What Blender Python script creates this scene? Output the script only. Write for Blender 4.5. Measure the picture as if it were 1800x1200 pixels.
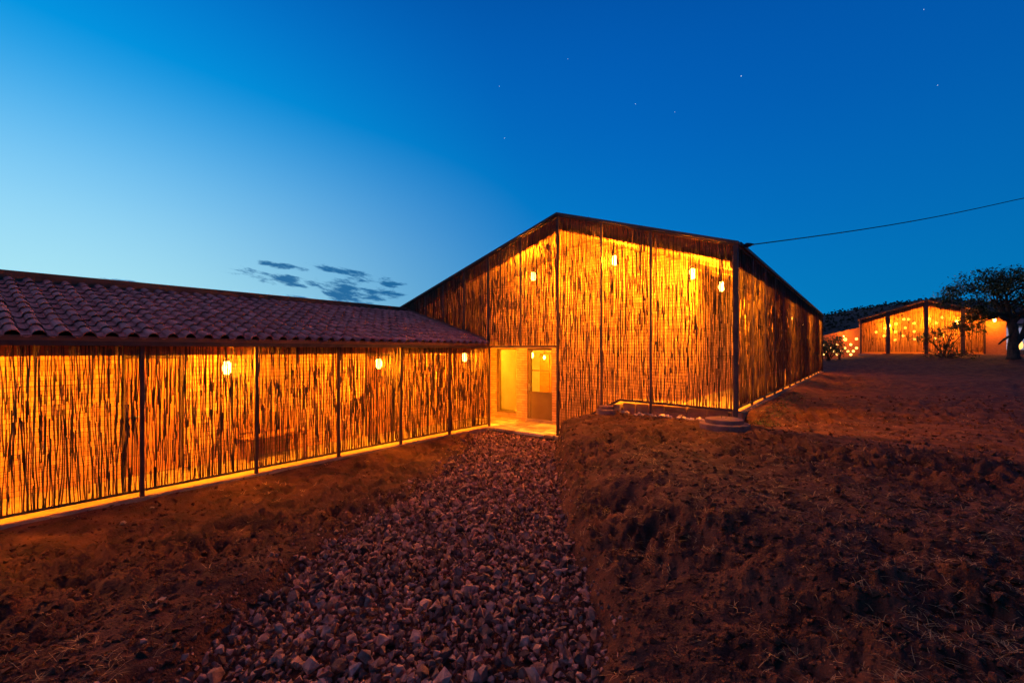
import bpy, bmesh, math, random
import numpy as np
from mathutils import Vector, Matrix

for o in list(bpy.data.objects):
    bpy.data.objects.remove(o, do_unlink=True)
SC = bpy.context.scene
COL = SC.collection
R = random.Random(11)
NR = np.random.default_rng(5)

# ------------------------------------------------------------------ camera
CX, CY, CZ = 6.01, -9.60, 2.10
FWD = (-0.6126, 0.7904)
cam = bpy.data.cameras.new('camera')
cam.sensor_width = 36.0
cam.lens = 16.0
cam.shift_y = 16.0 / 1800.0
cam.clip_start = 0.05
cam.clip_end = 20000
cam_ob = bpy.data.objects.new('camera', cam)
cam_ob.location = (CX, CY, CZ)
cam_ob.rotation_euler = (math.pi / 2, 0, math.atan2(-FWD[0], FWD[1]))
COL.objects.link(cam_ob)
SC.camera = cam_ob

# ------------------------------------------------------------------ world: blue hour sky
SUN_AZ = Vector((-0.9987, -0.0512, 0)).normalized()      # where the sun has gone down
W = bpy.data.worlds.new('World')
SC.world = W
W.use_nodes = True
nt = W.node_tree
nt.nodes.clear()


def wn(t, **k):
    n = nt.nodes.new(t)
    for a, b in k.items():
        setattr(n, a, b)
    return n


def wl(a, b):
    nt.links.new(a, b)


def wmath(op, a, b=None, c=None, clamp=False):
    n = wn('ShaderNodeMath', operation=op)
    n.use_clamp = clamp
    for i, v in enumerate((a, b, c)):
        if v is None:
            continue
        if isinstance(v, (int, float)):
            n.inputs[i].default_value = v
        else:
            wl(v, n.inputs[i])
    return n.outputs[0]


def wvec(op, a, b):
    n = wn('ShaderNodeVectorMath', operation=op)
    for i, v in enumerate((a, b)):
        if isinstance(v, (tuple, list, Vector)):
            n.inputs[i].default_value = tuple(v)
        else:
            wl(v, n.inputs[i])
    return n


def wramp(fac, stops, interp='LINEAR'):
    n = wn('ShaderNodeValToRGB')
    n.color_ramp.interpolation = interp
    e = n.color_ramp.elements
    e[0].position, e[0].color = stops[0][0], (*stops[0][1], 1)
    e[1].position, e[1].color = stops[-1][0], (*stops[-1][1], 1)
    for p, c in stops[1:-1]:
        k = e.new(p)
        k.color = (*c, 1)
    wl(fac, n.inputs[0])
    return n.outputs[0]


def wmix(fac, a, b, mode='MIX'):
    n = wn('ShaderNodeMix', data_type='RGBA', blend_type=mode)
    for sock, v in ((n.inputs[0], fac), (n.inputs[6], a), (n.inputs[7], b)):
        if isinstance(v, (int, float)):
            sock.default_value = v
        elif isinstance(v, tuple):
            sock.default_value = (*v, 1)
        else:
            wl(v, sock)
    return n.outputs[2]


tc = wn('ShaderNodeTexCoord')
sepn = wn('ShaderNodeSeparateXYZ')
wl(tc.outputs['Generated'], sepn.inputs[0])
elev = wmath('MULTIPLY', wmath('ARCSINE', sepn.outputs[2]), 1 / (math.pi / 2))          # 0 horizon .. 1 zenith
elev = wmath('MAXIMUM', elev, 0.0)
# angle from the sunset point on the horizon
dotn = wvec('DOT_PRODUCT', tc.outputs['Generated'], tuple(SUN_AZ)).outputs['Value']
ang = wmath('MULTIPLY', wmath('ARCCOSINE', dotn), 1 / math.pi)                            # 0 at the sunset .. 1 opposite
# twilight colours away from and above the sunset
away = wramp(elev, [(0.0, (0.0, 0.24, 0.56)), (0.06, (0.0, 0.21, 0.555)), (0.16, (0.0, 0.161, 0.544)), (0.28, (0.0, 0.116, 0.487)),
                    (0.42, (0.0, 0.088, 0.415)), (1.0, (0.0, 0.03, 0.16))], 'B_SPLINE')
near = wramp(elev, [(0.0, (0.60, 0.96, 0.86)), (0.06, (0.443, 0.80, 0.90)), (0.16, (0.31, 0.69, 0.97)), (0.28, (0.0, 0.424, 0.92)),
                    (0.42, (0.0, 0.217, 0.76)), (1.0, (0.0, 0.03, 0.16))], 'B_SPLINE')
glow = wramp(ang, [(0.0, (1, 1, 1)), (0.08, (0.98,) * 3), (0.16, (0.66,) * 3), (0.24, (0.34,) * 3), (0.33, (0.04,) * 3), (0.5, (0,) * 3)], 'B_SPLINE')
dim = wramp(ang, [(0.0, (1, 1, 1)), (0.40, (1, 1, 1)), (0.56, (0.86,) * 3), (1.0, (0.35,) * 3)])
away = wmix(1.0, away, dim, 'MULTIPLY')
sky_col = wmix(glow, away, near)
sky_col = wmix(1.0, wmix(1.0, sky_col, (0.018, 0.0, 0.0), 'SUBTRACT'), (0.0, 0.0, 0.0), 'LIGHTEN')
# physical sky after sunset adds its own soft gradient
nish = wn('ShaderNodeTexSky', sky_type='NISHITA')
nish.sun_disc = False
nish.sun_elevation = math.radians(-4.0)
nish.sun_rotation = math.atan2(SUN_AZ.x, SUN_AZ.y)
nish.altitude = 1500
sky_col = wmix(0.03, sky_col, nish.outputs[0], 'ADD')
# low bank of broken dark clouds near the horizon on the sunset side
azv = wmath('ARCTAN2', wvec('DOT_PRODUCT', tc.outputs['Generated'], (SUN_AZ.y, -SUN_AZ.x, 0)).outputs['Value'], dotn)
elr = wmath('ARCSINE', sepn.outputs[2])
cmb = wn('ShaderNodeCombineXYZ')
wl(wmath('MULTIPLY', azv, 1.0), cmb.inputs[0])
wl(wmath('ADD', wmath('MULTIPLY', elr, 3.8), wmath('MULTIPLY', azv, 0.5)), cmb.inputs[1])
cn = wn('ShaderNodeTexNoise')
cn.inputs['Scale'].default_value = 19.0
cn.inputs['Detail'].default_value = 9.0
cn.inputs['Roughness'].default_value = 0.68
cn.inputs['Distortion'].default_value = 0.25
wl(cmb.outputs[0], cn.inputs['Vector'])


def blob(ca, ce, ra, re_, tilt=0.0):
    da = wmath('SUBTRACT', azv, ca)
    de = wmath('SUBTRACT', wmath('SUBTRACT', elr, ce), wmath('MULTIPLY', da, tilt))
    q = wmath('ADD', wmath('POWER', wmath('DIVIDE', da, ra), 2.0), wmath('POWER', wmath('DIVIDE', de, re_), 2.0))
    return wmath('SUBTRACT', 1.0, q)


def px_dir(px, py):
    dx = (px - 900) / 800.0
    d = Vector((dx * 0.7904 - 0.6126, dx * 0.6126 + 0.7904, (616 - py) / 800.0)).normalized()
    s = Vector((SUN_AZ.y, -SUN_AZ.x, 0))
    return math.atan2(d.dot(s), d.dot(SUN_AZ)), math.asin(d.z), d


def pb(px, py, hw, hh, tilt=0.0):
    a, e, _ = px_dir(px, py)
    a2, e2, _ = px_dir(px + hw, py)
    a3, e3, _ = px_dir(px, py - hh)
    return blob(a, e, abs(a2 - a), abs(e3 - e), tilt)


dens = None
for b in (pb(618, 514, 82, 24, -0.05), pb(500, 492, 105, 11, -0.13), pb(625, 482, 80, 9, -0.16), pb(480, 465, 60, 6, -0.1),
          pb(220, 497, 60, 6, -0.05), pb(685, 518, 30, 9), pb(560, 532, 90, 8, -0.08), pb(690, 500, 26, 7)):
    b = wmath('MAXIMUM', b, -1.2)
    dens = b if dens is None else wmath('MAXIMUM', dens, b)
cl = wmath('ADD', wmath('MULTIPLY', wmath('SUBTRACT', cn.outputs[0], 0.5), 5.0), wmath('MULTIPLY', dens, 0.85))
clf = wramp(cl, [(0.08, (0, 0, 0)), (1.0, (1, 1, 1))], 'EASE')
sky_col = wmix(wmath('MULTIPLY', clf, 0.90), sky_col, (0.0, 0.105, 0.30))
bg = wn('ShaderNodeBackground')
wl(sky_col, bg.inputs[0])
bg.inputs[1].default_value = 1.0
wo = wn('ShaderNodeOutputWorld')
wl(bg.outputs[0], wo.inputs[0])

# ------------------------------------------------------------------ sun: only the last afterglow is left of it
sun = bpy.data.lights.new('sun', 'SUN')
sun.energy = 0.46
sun.angle = math.radians(70)
sun.color = (1.0, 0.36, 0.34)
sun_ob = bpy.data.objects.new('sun', sun)
sd = Vector((SUN_AZ.x, SUN_AZ.y, 1.0)).normalized()
sun_ob.rotation_euler = sd.to_track_quat('Z', 'Y').to_euler()
sun_ob.location = (-20, 10, 15)
COL.objects.link(sun_ob)

SC.view_settings.view_transform = 'Standard'
SC.view_settings.look = 'None'
SC.view_settings.exposure = 0.0
SC.view_settings.gamma = 1.0
SC.view_settings.use_curve_mapping = False
SC.render.engine = 'CYCLES'
SC.cycles.use_denoising = True
SC.cycles.max_bounces = 6
SC.cycles.diffuse_bounces = 4
SC.cycles.transparent_max_bounces = 12
SC.cycles.sample_clamp_indirect = 4.0
SC.cycles.caustics_reflective = False
SC.cycles.caustics_refractive = False

LAMP_COL = (1.0, 0.325, 0.005)


# ================================================================== materials
def mat_new(name):
    m = bpy.data.materials.new(name)
    m.use_nodes = True
    t = m.node_tree
    b = t.nodes['Principled BSDF']
    b.inputs['Specular IOR Level'].default_value = 0.25
    return m, t, b


def surf(name, c1, c2, scale=(4, 4, 4), rough=0.9, bump=0.0, bscale=30.0, detail=5.0, metal=0.0, attr=None, c3=None, spec=0.25, var=(0.5, 1.6)):
    """two- or three-tone noise material on world position, optional bump and per-piece attribute tint"""
    m, t, b = mat_new(name)
    N = t.nodes
    L = t.links
    g = N.new('ShaderNodeNewGeometry')
    mp = N.new('ShaderNodeMapping')
    mp.inputs['Scale'].default_value = scale
    L.new(g.outputs['Position'], mp.inputs[0])
    n = N.new('ShaderNodeTexNoise')
    n.inputs['Scale'].default_value = 1.0
    n.inputs['Detail'].default_value = detail
    n.inputs['Roughness'].default_value = 0.6
    L.new(mp.outputs[0], n.inputs['Vector'])
    r = N.new('ShaderNodeValToRGB')
    e = r.color_ramp.elements
    e[0].position, e[0].color = 0.32, (*c1, 1)
    e[1].position, e[1].color = 0.68, (*c2, 1)
    if c3:
        k = e.new(0.5)
        k.color = (*c3, 1)
    L.new(n.outputs[0], r.inputs[0])
    out = r.outputs[0]
    if attr:
        a = N.new('ShaderNodeAttribute')
        a.attribute_name = attr
        hs = N.new('ShaderNodeHueSaturation')
        mr = N.new('ShaderNodeMapRange')
        mr.inputs['To Min'].default_value = var[0]
        mr.inputs['To Max'].default_value = var[1]
        L.new(a.outputs['Fac'], mr.inputs[0])
        L.new(mr.outputs[0], hs.inputs['Value'])
        L.new(out, hs.inputs['Color'])
        out = hs.outputs[0]
    L.new(out, b.inputs['Base Color'])
    b.inputs['Roughness'].default_value = rough
    b.inputs['Metallic'].default_value = metal
    b.inputs['Specular IOR Level'].default_value = spec
    if bump:
        n2 = N.new('ShaderNodeTexNoise')
        n2.inputs['Scale'].default_value = bscale
        n2.inputs['Detail'].default_value = 6.0
        L.new(g.outputs['Position'], n2.inputs['Vector'])
        bp = N.new('ShaderNodeBump')
        bp.inputs['Strength'].default_value = bump
        bp.inputs['Distance'].default_value = 0.02
        L.new(n2.outputs[0], bp.inputs['Height'])
        L.new(bp.outputs[0], b.inputs['Normal'])
    return m


M = {}
M['soil'] = surf('red_soil', (0.040, 0.0125, 0.0065), (0.175, 0.056, 0.022), (3, 3, 3), 0.95, 1.0, 45, 9, c3=(0.095, 0.031, 0.0135))
M['clod'] = surf('soil_clod', (0.045, 0.015, 0.008), (0.18, 0.060, 0.024), (5, 5, 5), 0.95, 0.8, 80)
M['stone'] = surf('crushed_granite', (0.18, 0.072, 0.042), (0.54, 0.25, 0.145), (14, 14, 14), 0.8, 0.35, 70, attr='tint', var=(0.22, 1.45))
M['straw'] = surf('dry_grass', (0.30, 0.13, 0.04), (0.54, 0.28, 0.09), (5, 5, 5), 0.8)
M['stick'] = surf('peeled_branch', (0.035, 0.017, 0.010), (0.21, 0.105, 0.055), (26, 26, 1.6), 0.8, 0.5, 60, c3=(0.085, 0.042, 0.024))
M['steel'] = surf('painted_steel', (0.060, 0.030, 0.024), (0.10, 0.052, 0.042), (6, 6, 6), 0.6, 0.1, 40, spec=0.25)
M['fascia'] = surf('fascia_timber', (0.17, 0.062, 0.036), (0.28, 0.11, 0.06), (2, 2, 14), 0.85, 0.2, 40)
M['brick'] = surf('fired_brick', (0.52, 0.215, 0.09), (0.66, 0.32, 0.155), (5, 5, 9), 0.9, 0.3, 60, attr='tint', var=(0.80, 1.15))
M['mortar'] = surf('mortar', (0.22, 0.115, 0.065), (0.32, 0.175, 0.10), (7, 7, 7), 0.95, 0.4, 60)
M['plaster'] = surf('limewashed_plaster', (0.66, 0.58, 0.44), (0.80, 0.72, 0.58), (2, 2, 2), 0.9, 0.1, 30)
M['concrete'] = surf('concrete', (0.28, 0.165, 0.105), (0.42, 0.26, 0.17), (5, 5, 5), 0.9, 0.5, 45)
M['dark_mortar'] = surf('darker_mortar', (0.17, 0.085, 0.048), (0.26, 0.135, 0.078), (7, 7, 7), 0.95, 0.4, 60)  # darker mortar tone so the brick joints stand out more
M['far_brick'] = surf('orange_brick', (0.40, 0.13, 0.045), (0.52, 0.19, 0.07), (6, 6, 12), 0.9, 0.3, 30)
M['cover'] = surf('weathered_concrete', (0.17, 0.075, 0.05), (0.30, 0.145, 0.10), (6, 6, 6), 0.9, 0.5, 45)
M['floor'] = surf('paving_stone', (0.40, 0.24, 0.14), (0.62, 0.40, 0.25), (4, 4, 4), 0.85, 0.4, 30, attr='tint')
M['plinth'] = surf('field_stone', (0.22, 0.095, 0.045), (0.40, 0.20, 0.10), (4, 4, 4), 0.9, 0.6, 25)
M['tile'] = surf('clay_tile', (0.32, 0.095, 0.062), (0.68, 0.26, 0.17), (3.2, 3.2, 3.2), 0.8, 0.3, 50, c3=(0.49, 0.168, 0.108))
M['underlay'] = surf('roof_board', (0.17, 0.075, 0.045), (0.26, 0.12, 0.07), (2, 6, 2), 0.9, 0.2, 30)
M['ceiling'] = surf('ceiling_board', (0.30, 0.15, 0.075), (0.42, 0.23, 0.12), (1, 14, 4), 0.85, 0.2, 30)
M['door'] = surf('door_paint', (0.17, 0.10, 0.035), (0.22, 0.135, 0.05), (2, 2, 2), 0.5, 0.05, 30, spec=0.3)
M['wood'] = surf('varnished_wood', (0.36, 0.13, 0.05), (0.48, 0.20, 0.08), (3, 3, 14), 0.6, 0.1, 30)
M['metal'] = surf('dull_metal', (0.35, 0.33, 0.30), (0.50, 0.47, 0.43), (20, 20, 20), 0.4, metal=0.9)
M['bark'] = surf('bark', (0.035, 0.022, 0.015), (0.09, 0.06, 0.042), (8, 8, 3), 0.95, 0.8, 30)
M['leaf'] = surf('dark_leaf', (0.030, 0.042, 0.014), (0.075, 0.095, 0.032), (6, 6, 6), 0.7)
M['leaf2'] = surf('green_leaf', (0.05, 0.085, 0.022), (0.11, 0.16, 0.05), (6, 6, 6), 0.7)
M['hill'] = surf('hill_scrub', (0.02, 0.022, 0.012), (0.045, 0.045, 0.025), (0.05, 0.05, 0.05), 1.0)
M['forest'] = surf('far_forest', (0.012, 0.016, 0.010), (0.03, 0.034, 0.018), (0.1, 0.1, 0.1), 1.0)
M['cable'] = surf('cable_rubber', (0.015, 0.015, 0.016), (0.03, 0.03, 0.03), (9, 9, 9), 0.6)
M['cloth'] = surf('pale_curtain', (0.55, 0.55, 0.60), (0.75, 0.75, 0.80), (9, 9, 1), 0.9)


def glass_mat():
    m, t, b = mat_new('window_glass')
    N, L = t.nodes, t.links
    N.remove(b)
    tr = N.new('ShaderNodeBsdfTransparent')
    tr.inputs[0].default_value = (0.93, 0.95, 0.94, 1)
    gl = N.new('ShaderNodeBsdfGlossy')
    gl.inputs['Roughness'].default_value = 0.03
    fr = N.new('ShaderNodeFresnel')
    fr.inputs[0].default_value = 1.5
    mx = N.new('ShaderNodeMixShader')
    L.new(fr.outputs[0], mx.inputs[0])
    L.new(tr.outputs[0], mx.inputs[1])
    L.new(gl.outputs[0], mx.inputs[2])
    L.new(mx.outputs[0], N['Material Output'].inputs[0])
    return m


def emit(name, col, s):
    m, t, b = mat_new(name)
    b.inputs['Base Color'].default_value = (0.8, 0.8, 0.8, 1)
    b.inputs['Emission Color'].default_value = (*col, 1)
    b.inputs['Emission Strength'].default_value = s
    return m


M['glass'] = glass_mat()
M['bulb'] = emit('lamp_bulb', (1.0, 0.56, 0.10), 20.0)
M['dim_glow'] = emit('screened_opening', (1.0, 0.62, 0.10), 1.3)
M['glow'] = emit('lit_opening', (1.0, 0.50, 0.07), 3.2)
M['glow_window'] = emit('lit_window', (0.72, 0.70, 0.95), 0.28)
M['flame'] = emit('small_lamp', (1.0, 0.42, 0.06), 3.0)
M['star'] = emit('star_light', (0.85, 0.92, 1.0), 1.0)


# ================================================================== helpers
def link(o, parent=None):
    COL.objects.link(o)
    if parent is not None:
        o.parent = parent
        o.matrix_parent_inverse = Matrix.Translation(-parent.location)
    return o


def tag(o, label=None, cat=None, group=None, kind=None):
    if label:
        o['label'] = label
    if cat:
        o['category'] = cat
    if group:
        o['group'] = group
    if kind:
        o['kind'] = kind
    return o


def empty(name, loc, label, cat, group=None):
    o = bpy.data.objects.new(name, None)
    o.empty_display_size = 0.2
    o.location = loc
    COL.objects.link(o)
    return tag(o, label, cat, group)


def np_mesh(name, V, F, mat, tint=None, smooth=False):
    """V (n,3); F list/array of quads or tris with equal size"""
    V = np.asarray(V, np.float32)
    F = np.asarray(F, np.int32)
    me = bpy.data.meshes.new(name)
    k = F.shape[1]
    me.vertices.add(len(V))
    me.vertices.foreach_set('co', V.ravel())
    me.loops.add(F.size)
    me.loops.foreach_set('vertex_index', F.ravel())
    me.polygons.add(len(F))
    me.polygons.foreach_set('loop_start', np.arange(0, F.size, k, dtype=np.int32))
    me.polygons.foreach_set('use_smooth', np.full(len(F), smooth))
    me.update(calc_edges=True)
    if tint is not None:
        a = me.attributes.new('tint', 'FLOAT', 'POINT')
        a.data.foreach_set('value', np.asarray(tint, np.float32))
    me.materials.append(mat)
    return me


class MB:
    """collects shapes in world coordinates and builds one mesh object"""

    def __init__(self):
        self.v, self.f = [], []

    def poly(self, pts):
        i = len(self.v)
        self.v += [tuple(p) for p in pts]
        self.f.append(tuple(range(i, i + len(pts))))
        return self

    def box(self, a, b):
        x0, y0, z0 = (min(a[k], b[k]) for k in range(3))
        x1, y1, z1 = (max(a[k], b[k]) for k in range(3))
        return self.hexa([(x0, y0, z0), (x1, y0, z0), (x1, y1, z0), (x0, y1, z0), (x0, y0, z1), (x1, y0, z1), (x1, y1, z1), (x0, y1, z1)])

    def hexa(self, p):
        i = len(self.v)
        self.v += [tuple(q) for q in p]
        for f in ((0, 3, 2, 1), (4, 5, 6, 7), (0, 1, 5, 4), (1, 2, 6, 5), (2, 3, 7, 6), (3, 0, 4, 7)):
            self.f.append(tuple(i + k for k in f))
        return self

    def bar(self, a, b, w, h, up=(0, 0, 1)):
        a, b = Vector(a), Vector(b)
        d = (b - a).normalized()
        s = d.cross(Vector(up))
        if s.length < 1e-4:
            s = d.cross(Vector((1, 0, 0)))
        s.normalize()
        u = s.cross(d).normalized()
        s, u = s * w / 2, u * h / 2
        return self.hexa([a - s - u, a + s - u, b + s - u, b - s - u, a - s + u, a + s + u, b + s + u, b - s + u])

    def tube(self, pts, rad, n=6, cap=True):
        pts = [Vector(p) for p in pts]
        if not hasattr(rad, '__len__'):
            rad = [rad] * len(pts)
        i0 = len(self.v)
        for k, p in enumerate(pts):
            d = (pts[min(k + 1, len(pts) - 1)] - pts[max(k - 1, 0)]).normalized()
            s = d.cross(Vector((0.13, 0.27, 1)))
            if s.length < 0.05:
                s = d.cross(Vector((1, 0.1, 0)))
            s.normalize()
            u = s.cross(d)
            for j in range(n):
                a = 2 * math.pi * j / n
                self.v.append(tuple(p + (s * math.cos(a) + u * math.sin(a)) * rad[k]))
        for k in range(len(pts) - 1):
            for j in range(n):
                a, b = i0 + k * n + j, i0 + k * n + (j + 1) % n
                self.f.append((a, b, b + n, a + n))
        if cap:
            self.f.append(tuple(i0 + j for j in reversed(range(n))))
            e = i0 + (len(pts) - 1) * n
            self.f.append(tuple(e + j for j in range(n)))
        return self

    def lathe(self, c, prof, n=24):
        """prof: list of (r, z) from bottom to top about the vertical through c"""
        i0 = len(self.v)
        for r, z in prof:
            for j in range(n):
                a = 2 * math.pi * j / n
                self.v.append((c[0] + r * math.cos(a), c[1] + r * math.sin(a), c[2] + z))
        for k in range(len(prof) - 1):
            for j in range(n):
                a, b = i0 + k * n + j, i0 + k * n + (j + 1) % n
                self.f.append((a, b, b + n, a + n))
        self.f.append(tuple(i0 + j for j in reversed(range(n))))
        e = i0 + (len(prof) - 1) * n
        self.f.append(tuple(e + j for j in range(n)))
        return self

    def build(self, name, mat, parent=None, smooth=False, bevel=0.0):
        me = bpy.data.meshes.new(name)
        me.from_pydata(self.v, [], self.f)
        me.materials.append(mat)
        if smooth:
            me.polygons.foreach_set('use_smooth', [True] * len(me.polygons))
        me.update()
        o = bpy.data.objects.new(name, me)
        link(o, parent)
        if bevel:
            b = o.modifiers.new('bevel', 'BEVEL')
            b.width = bevel
            b.segments = 2
            b.limit_method = 'ANGLE'
        return o


def obj(name, me, parent=None):
    return link(bpy.data.objects.new(name, me), parent)


def ray(px):
    dx = (px - 900) / 800.0
    return dx * 0.7904 - 0.6126, dx * 0.6126 + 0.7904


def at(px, py, t):
    d = ray(px)
    return Vector((CX + d[0] * t, CY + d[1] * t, CZ + (616 - py) * t / 800.0))


def to_px(x, y, z):
    rx, ry = x - CX, y - CY
    t = rx * FWD[0] + ry * FWD[1]
    xr = rx * FWD[1] - ry * FWD[0]
    t = max(t, 1e-3)
    return 900 + 800 * xr / t, 616 - 800 * (z - CZ) / t, t


# value noise
_perm = np.random.default_rng(77).random((256, 256)).astype(np.float64)


def vnoise(x, y):
    xi, yi = np.floor(x).astype(int), np.floor(y).astype(int)
    fx, fy = x - xi, y - yi
    fx, fy = fx * fx * (3 - 2 * fx), fy * fy * (3 - 2 * fy)
    g = lambda i, j: _perm[i % 256, j % 256]
    return (g(xi, yi) * (1 - fx) + g(xi + 1, yi) * fx) * (1 - fy) + (g(xi, yi + 1) * (1 - fx) + g(xi + 1, yi + 1) * fx) * fy


def fbm(x, y, o=4, lac=2.03, gain=0.5):
    s, a, n = 0, 1, 0
    for k in range(o):
        s = s + a * vnoise(x + 17.3 * k, y - 9.1 * k)
        n += a
        a *= gain
        x, y = x * lac, y * lac
    return s / n


def sstep(a, b, x):
    t = np.clip((x - a) / (b - a), 0, 1)
    return t * t * (3 - 2 * t)


# ================================================================== ground
LEFT_Y = [-16, -10, -8.47, -8.09, -7.59, -7.11, -6.61, -5.25, -3.29, -0.45, 3]
LEFT_X = [5.4, 3.2, 2.47, 2.02, 1.75, 1.40, 1.20, 0.74, -0.28, -2.10, -2.2]
RIGHT_Y = [-16, -10, -6.85, -6.24, -5.81, -5.13, -3.67, -1.49, 0.37, 3]
RIGHT_X = [9.5, 6.1, 4.58, 4.28, 3.93, 3.30, 2.25, 0.80, -0.15, -0.15]


def edge_l(y):
    return np.interp(y, LEFT_Y, LEFT_X) + 0.14 * (fbm(y * 1.7, y * 0 + 3.3, 3) - 0.5) * 2


def edge_r(y):
    return np.interp(y, RIGHT_Y, RIGHT_X) + 0.10 * (fbm(y * 1.9, y * 0 + 8.8, 3) - 0.5) * 2


def ground_z(x, y, fine=True):
    x = np.asarray(x, float)
    y = np.asarray(y, float)
    xl, xr = edge_l(y), edge_r(y)
    bed = -0.16 + 0.0 * x
    # right mound
    H = np.interp(y, [-30, -14, -6, -1.5, 0, 22, 31, 37, 70], [0.5, 0.5, 0.58, 0.66, 0.70, 0.80, 1.56, 1.85, 1.9])
    H = H - 0.45 * sstep(26, 36, y) * (1 - sstep(3.0, 7.5, x))
    H = H + 0.10 * (fbm(x * 0.35, y * 0.35, 3) - 0.5)
    # ground falls to the step beside the doorway
    H = np.minimum(H, 0.02 + 0.44 * np.maximum(x + 0.15, 0) + 0.4 * np.maximum(-y - 0.3, 0)) if True else H
    ws = sstep(0.2, 0.8, y) * (1 - sstep(4.3, 5.0, x)) * (x > 3.9)
    H = H * (1 - ws) + np.maximum(H, 0.86) * ws
    dr = (x - xr)
    wid = np.interp(y, [-9, -6, -3, 0], [2.4, 2.0, 0.9, 0.4])
    cut = np.interp(y, [-9, -6, -3, 0], [0.32, 0.40, 0.62, 1.0])
    bank = cut * sstep(0, 0.34, dr * (0.75 + 0.5 * fbm(x * 2.3, y * 2.3 + 4, 3))) + (1 - cut) * sstep(0.15, wid + 0.3, dr)
    zr = bed + (H - bed) * bank
    # left strip between gravel and the low building
    dl = xl - x
    Hl = np.interp(x, [-2.3, -1.2, 0.2, 1.5, 3], [-0.05, -0.05, -0.01, 0.05, 0.08]) * np.interp(y, [-10, -5, -1, 0], [1.0, 0.9, 0.5, 0.4]) - 0.03
    Hl = Hl + 0.07 * (fbm(x * 0.9 + 5, y * 0.9, 3) - 0.5)
    Hl = np.minimum(Hl, -0.035 + 0.25 * np.maximum(x + 2.05, 0))
    wp = 1 - sstep(-2.05, -1.45, x)
    Hl = Hl * (1 - wp) + (-0.026 + 0.045 * (fbm(x * 6 + 1, y * 2.2, 3) - 0.5)) * wp
    zl = bed + (Hl - bed) * sstep(0, 0.38, dl)
    z = np.where(dr > 0, zr, np.where(dl > 0, zl, bed))
    if fine:
        loose = np.clip(np.maximum(sstep(0.02, 0.5, dr), 0.75 * sstep(0.02, 0.4, dl)), 0, 1)
        r2 = np.hypot(x - CX, y - CY)
        fade = np.clip(1.2 - r2 / 60.0, 0.25, 1)
        fade = fade * (0.35 + 1.3 * sstep(0.3, 0.7, fbm(x * 0.55 + 11, y * 0.55, 3)))
        f1 = fbm(x * 2.6, y * 2.6, 4) - 0.5
        f2 = np.abs(fbm(x * 5.3 + 40, y * 5.3, 3) - 0.5)
        f3 = fbm(x * 13 + 9, y * 13, 3) - 0.5
        # small hoed hollows
        f5 = fbm(x * 31 + 2, y * 31, 2) - 0.5
        f4 = vnoise(x * 4.1 + 3, y * 4.1 + 70)
        hollow = -0.07 * sstep(0.62, 0.9, f4)
        z = z + loose * fade * (1 - 0.8 * wp * (dl > 0)) * (1 - 0.85 * ws) * (0.17 * f1 - 0.15 * f2 + 0.13 * f3 + 0.06 * f5 + hollow)
    # under the buildings
    in_low = (x < -2.3) & (y < 0.05) & (y > -14)
    z = np.where(in_low, -0.4, z)
    in_main = (y > 0.05) & (y < 22.6) & (x < 4.0) & (x > -10)
    z = np.where(in_main, np.where(x > 1.75, np.minimum(z, 0.66), -0.4), z)
    back = (x < -2.3) & ~in_low & ~in_main
    z = np.where(back, -0.3, z)
    return z


def gz(x, y, fine=True):
    return float(ground_z(np.array([x]), np.array([y]), fine)[0])


def build_ground():
    f0 = math.atan2(FWD[1], FWD[0])
    dense = np.concatenate([np.arange(-84, -54, 0.5), np.arange(-54, 54.01, 0.22), np.arange(54.5, 84.1, 0.5)])
    coarse = np.concatenate([np.arange(87, 180, 3.0), np.arange(-180, -86, 3.0)])
    ang = np.radians(np.concatenate([dense, coarse])) + f0
    rr = [0.35]
    while rr[-1] < 9000:
        r = rr[-1]
        rr.append(r * (1.0095 if 1.9 < r < 13 else 1.025 if r < 70 else 1.12))
    rr = np.array(rr)
    A, RR = np.meshgrid(ang, rr)
    X = CX + np.cos(A) * RR
    Y = CY + np.sin(A) * RR
    Z = ground_z(X, Y)
    n, m = len(rr), len(ang)
    V = np.stack([X, Y, Z], -1).reshape(-1, 3)
    V = np.concatenate([V, [[CX, CY, gz(CX, CY)]]])
    i = np.arange(n - 1)[:, None] * m
    j = np.arange(m)[None, :]
    j2 = (j + 1) % m
    F = np.stack([i + j, i + m + j, i + m + j2, i + j2], -1).reshape(-1, 4)
    me = np_mesh('ground', V, F, M['soil'], smooth=True)
    o = obj('ground', me)
    tag(o, 'bare red-brown earth sloping up to the right', None, None, 'structure')


build_ground()


# ------------------------------------------------------------------ loose pieces
def hull_piece(rng, n=11, flat=0.75):
    bm = bmesh.new()
    for _ in range(n):
        v = Vector((rng.gauss(0, 1), rng.gauss(0, 1), rng.gauss(0, 1))).normalized()
        v *= rng.uniform(0.8, 1.1)
        bm.verts.new((v.x * rng.uniform(0.85, 1.1), v.y * 0.85, v.z * flat))
    bmesh.ops.convex_hull(bm, input=list(bm.verts))
    bmesh.ops.triangulate(bm, faces=list(bm.faces))
    loose = [v for v in bm.verts if not v.link_faces]
    bmesh.ops.delete(bm, geom=loose, context='VERTS')
    bm.verts.index_update()
    V = np.array([v.co[:] for v in bm.verts])
    F = np.array([[v.index for v in f.verts] for f in bm.faces])
    bm.free()
    return V, F


def rand_rot(rng):
    q = rng.normal(size=4)
    q /= np.linalg.norm(q)
    w, x, y, z = q
    return np.array([[1 - 2 * (y * y + z * z), 2 * (x * y - z * w), 2 * (x * z + y * w)],
                     [2 * (x * y + z * w), 1 - 2 * (x * x + z * z), 2 * (y * z - x * w)],
                     [2 * (x * z - y * w), 2 * (y * z + x * w), 1 - 2 * (x * x + y * y)]])


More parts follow.
